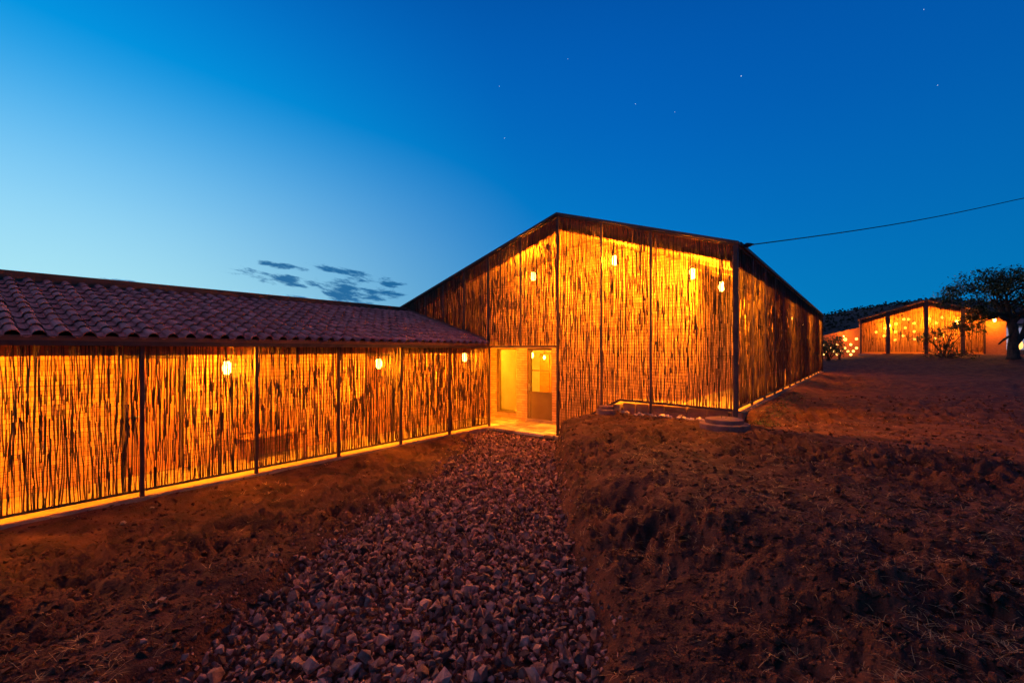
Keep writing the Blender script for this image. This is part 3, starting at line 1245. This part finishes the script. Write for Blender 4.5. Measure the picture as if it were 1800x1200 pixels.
    for a, b in ((-6.15, 0.0), (0.0, GX1 + 0.06)):
        za, zb = roof_main(a), roof_main(b)
        t.hexa([(a, -0.06, za + 0.001), (b, -0.06, zb + 0.001), (b, 0.15, zb + 0.001), (a, 0.15, za + 0.001), (a, -0.06, za + 0.06), (b, -0.06, zb + 0.06), (b, 0.15, zb + 0.06), (a, 0.15, za + 0.06)])
    t.build('verge_rail', M['steel'], B)
    z = roof_main(GX1)
    MB().box((GX1 - 0.14, 0.152, z + 0.001), (GX1 + 0.07, GY1, z + 0.06)).build('eave_rail', M['steel'], B)
    b_ = MB()
    R_ = lambda: (b_.build('bottom_rail', M['steel'], B), b_.v.clear(), b_.f.clear())
    b_.box((-2.226, -0.025, EAVE_L - 0.06), (-0.036, 0.025, EAVE_L - 0.01))
    R_()
    b_.bar((0.036, 0, bot_main(0.036) - 0.03), (1.65, 0, bot_main(1.65) - 0.03), 0.045, 0.045)
    R_()
    b_.bar((1.652, 0, bot_main(1.65) - 0.03), (GX1 - 0.052, 0, bot_main(GX1) - 0.03), 0.045, 0.045)
    R_()
    b_.bar((-2.25, 0.0, roof_low(-2.25) + 0.03), (-6.0, 0.0, roof_low(-6.0) + 0.03), 0.05, 0.05)
    R_()
    MB().box((GX1 - 0.022, 0.052, 0.965), (GX1 + 0.022, GY1, 1.0)).build('bottom_rail', M['steel'], B)
    ys = [1.6 * k for k in range(1, 15)]
    for y in ys:
        MB().box((GX1 - 0.026, y - 0.026, 0.6), (GX1 + 0.026, y + 0.026, z)).build('post', M['steel'], B)
    MB().box((GX1 - 0.05, GY1 - 0.05, 0.6), (GX1 + 0.05, GY1 + 0.05, z)).build('post', M['steel'], B)
    # dark flashing where the low roof meets the screen
    MB().hexa([(-6.0, -0.06, roof_low(-6.0) + 0.09), (-2.3, -0.06, roof_low(-2.3) + 0.09), (-2.3, -0.03, roof_low(-2.3) + 0.09), (-6.0, -0.03, roof_low(-6.0) + 0.09),
               (-6.0, -0.06, roof_low(-6.0) + 0.11), (-2.3, -0.06, roof_low(-2.3) + 0.11), (-2.3, -0.03, roof_low(-2.3) + 0.17), (-6.0, -0.03, roof_low(-6.0) + 0.17)]).build('flashing', M['fascia'], B)
    # stone plinth under the raised floor
    pl = MB().box((1.66, 0.16, 0.3), (GX1 - 0.14, 0.24, FL - 0.03)).build('plinth', M['mortar'], B)
    x = 1.66
    rr = random.Random(8)
    while x < GX1 - 0.2:
        w_ = rr.uniform(0.26, 0.48)
        x2 = min(x + w_, GX1 - 0.15)
        cut = rr.uniform(0.66, 0.86) if rr.random() < 0.6 else None
        zs = [(0.5, FL + 0.025)] if cut is None else [(0.5, cut - 0.01), (cut + 0.01, FL + 0.025)]
        for za, zb in zs:
            m = MB()
            pts = []
            j = lambda s=0.02: rr.uniform(-s, s)
            a, b = x + 0.012, x2 - 0.012
            fr = [(a + j(), za + j(.01)), (b + j(), za + j(.01)), (b + j(.012), zb + j(.006)), (a + j(.012), zb + j(.006))]
            d = rr.uniform(0.10, 0.135)
            m.hexa([(fr[0][0], d + j(.01), fr[0][1]), (fr[1][0], d + j(.01), fr[1][1]), (fr[1][0], 0.17, fr[1][1]), (fr[0][0], 0.17, fr[0][1]),
                    (fr[3][0], d + j(.01), fr[3][1]), (fr[2][0], d + j(.01), fr[2][1]), (fr[2][0], 0.17, fr[2][1]), (fr[3][0], 0.17, fr[3][1])])
            m.build('stone', M['plinth'], pl, bevel=0.018)
        x = x2
    ps = MB().box((GX1 + 0.052, 0.25, 0.3), (GX1 + 0.06, GY1, 0.88)).build('plinth', M['mortar'], B)
    y = 0.24
    k = 0
    while y < GY1 - 0.3:
        w_ = rr.uniform(0.3, 0.6)
        MB().box((GX1 + 0.055, y + 0.012, 0.4), (GX1 + 0.075 + rr.uniform(0, .02), y + w_ - 0.012, 0.885)).build('stone', M['plinth'], ps, bevel=0.015)
        y += w_
    # branch screens
    specs, pan = [], []
    rng = random.Random(21)
    xs = [-5.85, -4.85, -4.04, -3.18, -2.26, -1.14, 0.0, 1.19, 2.36, GX1]
    tp = lambda u: roof_main(u) - 0.01
    for a, b in zip(xs, xs[1:]):
        m = (a + b) / 2
        f = MB().bar((a + .035, 0.0, roof_main(a + .035) - 0.02), (b - .035, 0.0, roof_main(b - .035) - 0.02), 0.03, 0.03)
        p = f.build('screen_panel', M['steel'], B)
        zz = bot_main(m) + 0.45
        while zz < roof_main(m) - 0.4:
            if zz > max(bot_main(a), bot_main(b)):
                MB().tube([(a + .03, -0.028, zz + rng.gauss(0, .015)), (m, -0.03, zz - 0.01), (b - .03, -0.028, zz + rng.gauss(0, .015))], 0.0024, 4, False).build('wire', M['steel'], p)
            zz += 0.55
        d = 40 if m > 0 else 42
        s = screen_sticks((0, 0, 0), (1, 0), a + 0.034, b - 0.034, bot_main, tp, d, (0, -1), rng, 0.0058, 0.0115, 2.2, (0.5, 1.5))
        specs += s
        pan += [p] * len(s)
    ys2 = [0.0] + ys + [GY1]
    for a, b in zip(ys2, ys2[1:]):
        f = MB()
        f.bar((GX1, a + .03, z - 0.02), (GX1, b - .03, z - 0.02), 0.03, 0.03)
        p = f.build('screen_panel', M['steel'], B)
        if b < 9:
            for zz in (1.5, 2.1, 2.7, 3.3):
                MB().tube([(GX1 + 0.026, a + .03, zz), (GX1 + 0.028, b - .03, zz + 0.01)], 0.0024, 4, False).build('wire', M['steel'], p)
        s = screen_sticks((GX1, 0, 0), (0, 1), a + 0.034, b - 0.034, lambda u: 0.98, lambda u: z - 0.01, 30, (1, 0), rng, 0.006, 0.011, 1.2, (0.7, 1.8))
        specs += s
        pan += [p] * len(s)
    place_sticks(specs, pan, B)
    # door
    a, b, za, zb = DOOR
    y = WY + 0.04
    dr = MB()
    dr.box((a, y, za), (a + 0.09, y + 0.08, zb)).box((b - 0.05, y, za), (b, y + 0.08, zb)).box((a + 0.09, y, zb - 0.06), (b - 0.05, y + 0.08, zb))
    dr.box((a + 0.09, y + 0.02, 0.85), (b - 0.05, y + 0.07, 0.89)).box((a + 0.09, y + 0.02, 1.50), (b - 0.05, y + 0.06, 1.53))
    door = dr.build('door', M['door'], B, bevel=0.004)
    MB().box((a + 0.09, y + 0.025, za), (b - 0.05, y + 0.065, 0.85)).build('door_panel', M['door'], door)
    for q in ((0.89, 1.50), (1.53, zb - 0.06)):
        MB().box((a + 0.09, y + 0.04, q[0]), (b - 0.05, y + 0.046, q[1])).build('pane', M['glass'], door)
    h = MB().box((a + 0.03, y - 0.012, 0.92), (a + 0.065, y, 1.12))
    h.tube([(a + 0.048, y - 0.01, 1.04), (a + 0.048, y - 0.05, 1.04), (a + 0.15, y - 0.055, 1.035)], 0.010, 6)
    h.build('handle', M['metal'], door)
    MB().box((a - 0.02, WY - 0.03, -0.005), (b + 0.03, WY + 0.03, za - 0.004)).build('sill', M['concrete'], door)
    # tall fixed window
    a, b, za, zb = WIN
    f = MB()
    f.box((a, y + 0.06, za), (a + 0.05, y + 0.12, zb)).box((b - 0.03, y + 0.06, za), (b, y + 0.12, zb))
    f.box((a + 0.05, y + 0.06, zb - 0.04), (b - 0.03, y + 0.12, zb)).box((a + 0.05, y + 0.06, za), (b - 0.03, y + 0.12, za + 0.05))
    win = f.build('window', M['door'], B)
    MB().box((a + 0.05, y + 0.085, za + 0.05), (b - 0.03, y + 0.091, zb - 0.04)).build('pane', M['glass'], win)
    MB().box((a - 0.02, WY - 0.03, za - 0.04), (b + 0.02, WY + 0.05, za - 0.002)).build('sill', M['concrete'], win)
    # room behind the door
    rm = MB()
    rm.box((-3.9, WY + 2.6, 0), (0.9, WY + 2.7, 2.6)).box((-4.0, WY + 0.2, 0), (-3.9, WY + 2.7, 2.6)).box((0.9, WY + 0.2, 0), (1.0, WY + 2.7, 2.6))
    rm.box((-3.9, WY + 0.2, 2.6), (0.9, WY + 2.6, 2.65)).box((-3.9, WY + 0.2, -0.03), (0.9, WY + 2.6, 0.0))
    rm.build('inner_wall', M['plaster'], B)


build_main()

cb = empty('cupboard', (-2.55, WY + 2.3, 0), 'orange-brown wooden cupboard seen through the glazed door', 'cupboard')
MB().box((-2.95, WY + 2.15, 0.0), (-2.13, WY + 2.58, 2.0)).build('carcass', M['wood'], cb)
MB().box((-2.94, WY + 2.12, 0.05), (-2.55, WY + 2.148, 1.95)).build('cupboard_door', M['wood'], cb)
MB().box((-2.53, WY + 2.12, 0.05), (-2.14, WY + 2.148, 1.95)).build('cupboard_door', M['wood'], cb)

lamp(-0.885, 0.21, 4.05, roof_main(-0.885) - 0.36, 'glowing bulb above the open doorway, left of the gable peak', MAIN_P, 0.085)
lamp(1.42, 0.21, 4.19, roof_main(1.42) - 0.36, 'glowing bulb behind the tall screen, first to the right of the gable peak', MAIN_P, 0.085)
lamp(3.17, 0.21, 3.70, roof_main(3.17) - 0.36, 'glowing bulb high behind the tall screen, second from its right corner post', MAIN_P, 0.085)
lamp(3.35, 1.85, 3.60, roof_main(3.35) - 0.36, 'glowing bulb behind the tall screen, lowest and closest to its right corner post', MAIN_P * 0.8, 0.085)
for y, lab in ((8.0, 'glowing bulb in the side veranda of the tall building, a third of the way back'),
               (14.5, 'glowing bulb deep in the side veranda of the tall building'), (20.5, 'glowing bulb at the far end of the side veranda of the tall building')):
    lamp(3.35, y, 3.60, roof_main(3.35) - 0.36, lab, MAIN_P * 1.0, 0.085)
lamp(-2.55, WY + 1.1, 1.95, 2.6, 'glowing bulb inside the room, seen through the upper door glass', 640.0, 0.07)
lamp(-2.43, WY + 1.65, 1.87, 2.6, 'smaller glowing bulb inside the room, seen before the cupboard through the door glass', 120.0, 0.05)


# ================================================================== small things outside
def cover(x, y, r, label):
    z = gz(x, y, False)
    e = empty('manhole_cover', (x, y, z), label, 'manhole cover', 'round concrete covers')
    MB().lathe((x, y, z - 0.06), [(r, 0), (r, 0.125), (r * 0.985, 0.145), (r * 0.80, 0.150)], 48).build('ring', M['cover'], e, bevel=0.006)
    lid = MB().lathe((x, y, z + 0.085), [(r * 0.76, 0.0), (r * 0.76, 0.065), (r * 0.745, 0.08), (r * 0.1, 0.087)], 48).build('lid', M['cover'], e, bevel=0.006)
    MB().tube([(x - 0.05, y, z + 0.16), (x - 0.05, y, z + 0.215), (x + 0.03, y, z + 0.215), (x + 0.03, y, z + 0.16)], 0.007, 6).build('lifting_ring', M['steel'], lid)


cover(3.96, -0.56, 0.43, 'two-tier round concrete cover at the foot of the corner post')
cover(1.46, -0.30, 0.22, 'small round concrete cover beside the steps under the sloping screen')


def rock(px, py, z, s, label):
    t = (CZ - z) * 800 / (py - 616)
    d = ray(px)
    x, y = CX + d[0] * t, CY + d[1] * t
    V, F = hull_piece(R, 16, 0.6)
    o = bpy.data.objects.new('rock', np_mesh('rock', V * s, F, M['concrete']))
    o.location = (x, y, gz(x, y) + s * 0.25)
    o.rotation_euler = (0, 0, R.random() * 6)
    COL.objects.link(o)
    tag(o, label, 'rock', 'loose rocks')


rock(216, 924, -0.1, 0.045, 'pale rock on the lit earth in front of the low screen, nearest its left post')
rock(268, 898, -0.1, 0.035, 'small rock on the lit earth just below the leftmost visible post')
rock(285, 1062, 0.0, 0.05, 'flat rock on the dark earth at the lower left')
PEB = [(a, 0.06 + 0.04 * R.random()) for a in np.linspace(1.75, 3.45, 24)]
for k, (x, s) in enumerate(PEB):
    V, F = hull_piece(R, 12, 0.65)
    o = bpy.data.objects.new('cobble', np_mesh('cobble', V * s * 0.75, F, M['floor'], [R.random()] * len(V)))
    y = R.uniform(-0.12, 0.04)
    o.location = (x + R.uniform(-.04, .04), y, gz(x, -0.1) + 0.02)
    COL.objects.link(o)
    tag(o, 'pale cobble in the row along the foot of the stone plinth', 'cobble', 'cobbles along the plinth')


# overhead cable
def build_cable():
    a = Vector((GX1 + 0.10, 0.35, roof_main(GX1) + 0.02))
    px, py, t = to_px(*a)
    b = at(1800, 348, 12.5)
    d = b - a
    e = empty('power_cable', a, 'thin black overhead cable running from the roof corner off to the right', 'cable')
    pts = []
    for k in range(31):
        u = k / 30 * 2.6
        p = a + d * u
        p.z -= 0.10 * math.sin(math.pi * min(u, 1.0)) if u < 1 else 0
        pts.append(p)
    MB().tube(pts, 0.011, 6).build('wire', M['cable'], e)
    g = d.normalized()
    c = MB().tube([a - g * 0.02, a + g * 0.05, a + g * 0.14, a + g * 0.22], [0.03, 0.05, 0.035, 0.012], 8)
    c.build('anchor_clamp', M['cable'], e)
    MB().bar((GX1 + 0.03, 0.35, roof_main(GX1) + 0.03), a, 0.03, 0.05).build('bracket', M['steel'], e)


build_cable()

# ================================================================== far building
FB = Vector((9.80, 38.25, 1.80))
FARB = empty('distant_building', FB, 'distant gabled building with glowing branch screen and dotted brick wall', 'building')


def build_far():
    B = FARB
    ax, y, g = FB.x, FB.y, FB.z
    top = lambda x: g + 4.22 - 0.32 * abs(x - ax)
    x0, x1 = ax - 4.15, ax + 4.3
    MB().box((x0 - 0.1, y - 0.1, g - 0.9), (x1 + 0.1, y + 14, g + 0.05)).build('plinth', M['concrete'], B)
    w = MB()
    for a, b in ((x0, ax), (ax, x1)):
        w.hexa([(a, y + 1.3, g), (b, y + 1.3, g), (b, y + 1.5, g), (a, y + 1.5, g), (a, y + 1.3, top(a) - .3), (b, y + 1.3, top(b) - .3), (b, y + 1.5, top(b) - .3), (a, y + 1.5, top(a) - .3)])
    w.build('wall', M['brick'], B)
    r = MB()
    for a, b in ((x0 - .1, ax), (ax, x1 + .1)):
        r.hexa([(a, y - .05, top(a) - .03), (b, y - .05, top(b) - .03), (b, y + 13, top(b) - .03), (a, y + 13, top(a) - .03), (a, y - .05, top(a) + .08), (b, y - .05, top(b) + .08), (b, y + 13, top(b) + .08), (a, y + 13, top(a) + .08)])
    r.build('roof', M['underlay'], B)
    f = MB()
    for a, b in ((x0, ax - .001), (ax + .001, x1)):
        f.hexa([(a, y + .1, top(a) - .42), (b, y + .1, top(b) - .42), (b, y + .14, top(b) - .42), (a, y + .14, top(a) - .42), (a, y + .1, top(a) - .04), (b, y + .1, top(b) - .04), (b, y + .14, top(b) - .04), (a, y + .14, top(a) - .04)])
    f.build('fascia', M['fascia'], B)
    MB().box((x0 - .02, y + .3, g), (x0 + .1, y + 13, top(x0) - .04)).build('side_wall', M['brick'], B)
    MB().box((x1 - .1, y + .3, g), (x1, y + 13, top(x1) - .04)).build('side_wall', M['brick'], B)
    px = [ax - 2.3, ax, ax + 2.05]
    for x in [x0 + .1] + px + [ax + 3.2]:
        h = .12 if x in px else .05
        MB().box((x - h, y - h, g + .02), (x + h, y + .08, top(x) - .04)).build('post', M['steel'], B)
    MB().box((ax + 3.27, y + .05, g + .05), (x1, y + .12, top(x1) - .42)).build('plank_panel', M['far_brick'], B)
    rng = random.Random(4)
    S = screen_sticks((0, y, 0), (1, 0), x0 + .15, ax + 3.15, lambda u: g + .2, lambda u: top(u) - .06, 22, (0, -1), rng, 0.010, 0.024, 0.9, (0.8, 2.0))
    vs, fs, n = [], [], 0
    for (sx, sy, sz, ang, ln, rad, var, flip, lean) in S:
        V = np.array(stick_verts(var, ln, rad, flip)) + np.array([sx, sy, sz])
        vs.append(V)
        fs.append(np.array(STICK_F) + n)
        n += len(V)
    o = obj('stick_screen', np_mesh('stick_screen', np.concatenate(vs), np.concatenate(fs), M['stick'], smooth=True), B)
    o['kind'] = 'stuff'
    # small round lit openings in the wall behind the screen
    for (pxx, pyy) in ((1540, 583.5), (1556, 577), (1554, 590.5), (1575, 569), (1589, 561), (1597, 561), (1607, 568), (1591, 576), (1574, 583), (1588, 590), (1574, 597.5), (1607, 582.5), (1622, 590), (1607, 596),
                       (1633, 560), (1656, 558), (1646, 567), (1657, 590), (1643, 595), (1713, 561)):
        d = ray(pxx)
        t = (y + 1.28 - CY) / d[1]
        p = at(pxx, pyy, t)
        m = MB()
        c, rr = (p.x, y + 1.28, p.z), 0.105
        pts = [(c[0] + rr * math.cos(a * math.pi / 5), c[1], c[2] + rr * math.sin(a * math.pi / 5)) for a in range(10)]
        m.poly(pts)
        m.build('lit_opening', M['dim_glow'], B)
    # brick side wing with its dotted openings
    wy = y + 0.6
    a = at(1436, 592, (wy - CY) / ray(1436)[1])
    b = at(1511, 575, (wy - CY) / ray(1511)[1])
    MB().hexa([(a.x, wy, 0.6), (b.x, wy, 0.6), (b.x, wy + .3, 0.6), (a.x, wy + .3, 0.6), (a.x, wy, a.z), (b.x, wy, b.z), (b.x, wy + .3, b.z), (a.x, wy + .3, a.z)]).build('dotted_wall', M['far_brick'], B)
    for (pxx, pyy) in ((1448, 606), (1460, 612), (1454, 616.5), (1448, 622), (1471.5, 605.5), (1465.5, 617), (1471.5, 622.5), (1485.5, 596.5), (1485, 611.5), (1478.5, 617), (1495.5, 605.5), (1490.5, 617.5), (1500, 617), (1495.5, 623), (1505.5, 595.5), (1505.5, 611.5)):
        p = at(pxx, pyy, (wy - .02 - CY) / ray(pxx)[1])
        big = 0.14 if pxx == 1485.5 else 0.105
        m = MB()
        m.poly([(p.x + big * math.cos(q * math.pi / 5), wy - .012, p.z + big * math.sin(q * math.pi / 5)) for q in range(10)])
        m.build('lit_opening', M['glow'], B)


build_far()
for x, y, z, p, lab in ((7.6, 38.95, 4.15, 1100, 'lamp behind the left half of the distant screen'), (9.9, 38.95, 4.5, 1100, 'lamp behind the peak of the distant screen'),
                        (11.6, 38.95, 4.3, 1000, 'lamp behind the right half of the distant screen'), (13.4, 37.6, 4.3, 600, 'lamp in front of the plain plank panel of the distant building')):
    lamp(x, y, z, z + 0.35, lab, p, 0.10, 'lamps of the distant building')
lamp(4.6, 38.0, 3.3, 3.8, 'lamp lighting the dotted brick wall beside the distant building', 300, 0.05, 'lamps of the distant building')


# glazed hall at the right edge
def build_hall():
    p = at(1762, 625, 42)
    q = at(1900, 625, 42)
    B = empty('glazed_hall', (p.x, p.y, 1.7), 'pale lit glazed building behind the tree at the right edge', 'building')
    d = (q - p)
    d.z = 0
    L_ = d.length
    d.normalize()
    n = Vector((-d.y, d.x, 0))
    P = lambda u, o, z: p.xy.to_3d() + d * u + n * o + Vector((0, 0, z))
    hx = MB()
    hx.hexa([P(-.3, .3, 1.5), P(L_, .3, 1.5), P(L_, 5, 1.5), P(-.3, 5, 1.5), P(-.3, .3, 4.4), P(L_, .3, 4.4), P(L_, 5, 4.4), P(-.3, 5, 4.4)]).build('wall', M['plaster'], B)
    MB().hexa([P(-.5, -.1, 4.45), P(L_, -.1, 4.45), P(L_, 5.2, 5.2), P(-.5, 5.2, 5.2), P(-.5, -.1, 4.6), P(L_, -.1, 4.6), P(L_, 5.2, 5.4), P(-.5, 5.2, 5.4)]).build('roof', M['underlay'], B)
    MB().hexa([P(-.3, -.05, 1.5), P(L_, -.05, 1.5), P(L_, .28, 1.5), P(-.3, .28, 1.5), P(-.3, -.05, 2.15), P(L_, -.05, 2.15), P(L_, .28, 2.15), P(-.3, .28, 2.15)]).build('sill_wall', M['brick'], B)
    u = 0.0
    while u < L_ - 0.5:
        w = MB().hexa([P(u + .06, .18, 2.2), P(u + .72, .18, 2.2), P(u + .72, .22, 2.2), P(u + .06, .22, 2.2), P(u + .06, .18, 4.2), P(u + .72, .18, 4.2), P(u + .72, .22, 4.2), P(u + .06, .22, 4.2)])
        w.build('window', M['glow_window'], B)
        MB().bar(P(u, .1, 2.15), P(u, .1, 4.4), .07, .07).build('mullion', M['steel'], B)
        u += 0.78
    MB().bar(P(-.3, .06, 2.75), P(L_, .06, 2.75), .05, .05).build('transom', M['steel'], B)
    c = at(1793, 606, 41.2)
    MB().lathe((c.x, c.y, c.z - .4), [(.02, 0), (.18, .15), (.2, .45), (.10, .8), (.02, 1.15)], 10).build('candle_lamp', M['flame'], B, True)


build_hall()


# ================================================================== trees and shrubs
def leaf_mesh(name, pts, size, mat, rng, droop=0.3):
    vs, fs = [], []
    n = 0
    for p in pts:
        ln = size * rng.uniform(0.7, 1.3)
        w = ln * 0.36
        az = rng.uniform(0, 6.283)
        el = rng.gauss(-droop, 0.5)
        d = np.array([math.cos(az) * math.cos(el), math.sin(az) * math.cos(el), math.sin(el)])
        s = np.cross(d, [rng.gauss(0, .4), rng.gauss(0, .4), 1])
        s /= np.linalg.norm(s) + 1e-6
        p = np.array(p)
        vs += [p, p + d * ln * .5 + s * w * .5, p + d * ln, p + d * ln * .5 - s * w * .5]
        fs.append((n, n + 1, n + 2, n + 3))
        n += 4
    return np_mesh(name, np.array(vs), np.array(fs), mat)


def build_tree():
    base = at(1781, 632, 28)
    base.z = gz(base.x, base.y, False) - 0.05
    e = empty('spreading_tree', base, 'dark spreading tree with gnarled trunk standing before the distant building', 'tree')
    rng = random.Random(12)
    t = MB()
    side = Vector((FWD[1], -FWD[0], 0))          # to the right in the picture
    dep = Vector((FWD[0], FWD[1], 0))
    O = base
    P = lambda r, d, z: O + side * r + dep * d + Vector((0, 0, z))
    t.tube([P(0, 0, -0.1), P(0.02, 0, .25), P(-.02, 0, .8), P(.06, 0, 1.5), P(.02, .05, 2.1), P(-.15, .1, 2.7)], [.42, .30, .25, .23, .22, .18], 9)
    tips = []

    def grow(p, d, ln, r, lvl):
        pts, rad = [p], [r]
        q = p
        for k in range(4):
            d = (d + Vector((rng.gauss(0, .22), rng.gauss(0, .22), rng.gauss(0.03, .16)))).normalized()
            q = q + d * ln / 4
            pts.append(q)
            rad.append(r * (1 - 0.15 * (k + 1)))
        t.tube(pts, rad, 6 if lvl < 2 else 4, False)
        if lvl >= 3:
            tips.append((q, d))
            tips.append((pts[2], d))
            return
        for _ in range(3 if lvl < 2 else 3):
            nd = (d + Vector((rng.gauss(0, .6), rng.gauss(0, .6), rng.gauss(.08, .3)))).normalized()
            grow(pts[rng.choice((2, 3, 4))], nd, ln * rng.uniform(.55, .8), r * .52, lvl + 1)

    for (r, d, z) in ((-1, .2, .55), (-.7, -.6, .75), (-.2, .5, 1.1), (.3, -.4, 1.1), (.9, .2, .7), (.8, -.7, .55), (.1, 1.0, .7), (-1.1, .5, .3)):
        grow(P(-.05, .05, rng.uniform(2.0, 2.7)), (side * r + dep * d + Vector((0, 0, z))).normalized(), 1.65, .14, 1)
    t.tube([P(.08, 0, .9), P(.5, 0, 1.35), P(.72, 0, 1.9), P(1.0, .1, 2.6), P(1.5, .2, 3.2)], [.17, .14, .13, .12, .08], 7)
    t.tube([P(-.05, 0, 1.55), P(-.55, 0, 1.25), P(-.95, -.05, .95)], [.07, .06, .04], 6)
    t.build('trunk', M['bark'], e, True)
    lv = []
    for q, d in tips:
        for _ in range(26):
            o = Vector((rng.gauss(0, .22), rng.gauss(0, .22), rng.gauss(0, .12)))
            lv.append(q + o)
    # flat-topped umbrella of clumps
    for _ in range(150):
        a, rr = rng.uniform(0, 6.283), math.sqrt(rng.random()) * 3.3
        hz = 5.25 - 0.10 * rr * rr + rng.gauss(0, .35)
        c = P(rr * math.cos(a), rr * math.sin(a), hz)
        if c.z - base.z < 2.9:
            continue
        for _ in range(46):
            lv.append(c + Vector((rng.gauss(0, .24), rng.gauss(0, .24), rng.gauss(0, .11))))
    obj('crown', leaf_mesh('crown', lv, 0.22, M['leaf'], rng), e)


build_tree()


def shrub(px, py, t, h, r, n, mat, label, name, seed, clumps=9, leaf=0.13, cat='shrub'):
    rng = random.Random(seed)
    b = at(px, py, t)
    b.z = gz(b.x, b.y, False) - 0.03
    e = empty(name, b, label, cat)
    s = MB()
    cs = []
    for k in range(clumps):
        a = rng.uniform(0, 6.28)
        rr = r * math.sqrt(rng.random())
        tip = b + Vector((rr * math.cos(a), rr * math.sin(a), h * rng.uniform(.35, 1.0)))
        mid = b + (tip - b) * .5 + Vector((rng.gauss(0, .08), rng.gauss(0, .08), .1))
        s.tube([b + Vector((rng.gauss(0, .04), rng.gauss(0, .04), -.05)), mid, tip], [.035, .025, .01], 5, False)
        cs.append(tip)
    s.build('stem', M['bark'], e)
    lv = []
    for c in cs:
        for _ in range(n // clumps):
            lv.append(c + Vector((rng.gauss(0, .24), rng.gauss(0, .24), rng.gauss(0, .14))))
    obj('foliage', leaf_mesh('foliage', lv, leaf, mat, rng), e)


shrub(1660, 622, 31, 2.55, 1.15, 1100, M['leaf'], 'thin sapling with dark leaf clumps in front of the distant screen', 'sapling', 1, 10, 0.2, 'sapling')
shrub(1664, 624, 30, 0.5, 1.3, 500, M['leaf'], 'low dark scrub at the foot of the sapling', 'low_scrub', 2, 16, 0.16)
shrub(1455, 632, 33, 1.7, 0.75, 2000, M['leaf2'], 'green bush in front of the dotted brick wall', 'bush', 3, 12, 0.16, 'bush')
shrub(1476, 628, 34.5, 1.35, 0.5, 120, M['leaf2'], 'thin leafy plant before the middle of the dotted brick wall', 'leafy_plant', 4, 6, 0.14, 'plant')


def build_weeds():
    rng = random.Random(6)
    pts = []
    for _ in range(150):
        y = 0.1 + 6.5 * rng.random() ** 1.6
        x = GX1 + 0.32 + abs(rng.gauss(0, 0.22))
        z = gz(x, y)
        for _ in range(9):
            pts.append((x + rng.gauss(0, .05), y + rng.gauss(0, .05), z + rng.uniform(0.005, 0.05)))
    o = obj('ground_cover', leaf_mesh('ground_cover', pts, 0.04, M['leaf'], rng, 0.0))
    tag(o, 'low green weeds growing along the right side of the tall building', 'weeds', None, 'stuff')


build_weeds()

bn = empty('bench', (-3.3, -5.3, 0), 'low wooden bench against the wall behind the low branch screen', 'bench')
MB().box((-3.55, -5.95, 0.42), (-3.1, -4.7, 0.47)).build('seat', M['wood'], bn, bevel=0.006)
for x in (-3.5, -3.15):
    for y in (-5.88, -4.77):
        MB().box((x - .03, y - .03, 0.0), (x + .03, y + .03, 0.42)).build('leg', M['wood'], bn)
MB().box((-3.56, -5.95, 0.5), (-3.52, -4.7, 0.85)).build('backrest', M['wood'], bn, bevel=0.006)


# ================================================================== hill and forest
def build_hill():
    pxs = [900, 1250, 1380, 1445, 1500, 1560, 1610, 1680, 1760, 1850, 2000, 2300]
    els = [10, 22, 46, 57, 66, 75, 82, 84, 78, 66, 40, 16]
    n, m = 90, 16
    V, top = [], []
    for i in range(n):
        px = 900 + (2300 - 900) * i / (n - 1)
        e = float(np.interp(px, pxs, els))
        for k in range(m):
            u = k / (m - 1)
            t = 190 + 210 * u
            h = e * 400 / 800 * math.sin(u * math.pi / 2) ** 1.2 + 1.0
            p = at(px, 616, t)
            z = h * (1 + .02 * math.sin(i * .7 + k)) + (0 if k else -6)
            V.append((p.x, p.y, CZ + z - 3 * (1 - u)))
            if k > 4:
                top.append((p.x, p.y, CZ + z - 3 * (1 - u)))
    F = [(i * m + k, (i + 1) * m + k, (i + 1) * m + k + 1, i * m + k + 1) for i in range(n - 1) for k in range(m - 1)]
    o = obj('hill', np_mesh('hill', np.array(V), np.array(F), M['hill'], smooth=True))
    tag(o, 'dark wooded hill on the horizon behind the distant building', None, None, 'structure')
    rng = np.random.default_rng(3)
    P, S = [], []
    for p in top:
        for _ in range(5):
            P.append((p[0] + rng.normal(0, 5), p[1] + rng.normal(0, 5), p[2] + rng.uniform(-0.6, 1.2)))
            S.append(rng.uniform(0.6, 1.4))
    scatter('forest', np.array(P), S, M['forest'], 'far dark tree canopy covering the hill', 'forest')


build_hill()

# ================================================================== first stars
for px, py, s, lab in ((1303, 134, 1.25, 'brightest star, high above the right end of the gable roof'), (998, 104, 0.85, 'star high above the gable peak'),
                       (878, 152, 0.8, 'faint star up and left of the gable peak'), (1117, 183, 1.05, 'left one of the close pair of stars above the gable roof'),
                       (1186, 197, 0.8, 'right one of the close pair of stars above the gable roof'), (887, 243, 0.9, 'low star left of the gable peak'),
                       (1648, 150, 0.75, 'star high above the distant building'), (1624, 17, 0.75, 'star close to the top edge at the right')):
    _, _, d = px_dir(px, py)
    V, F = hull_piece(R, 14, 1.0)
    o = bpy.data.objects.new('star', np_mesh('star', V * 4.4 * s, F, M['star']))
    o.location = Vector((CX, CY, CZ)) + d * 6000
    COL.objects.link(o)
    tag(o, lab, 'star', 'first stars')
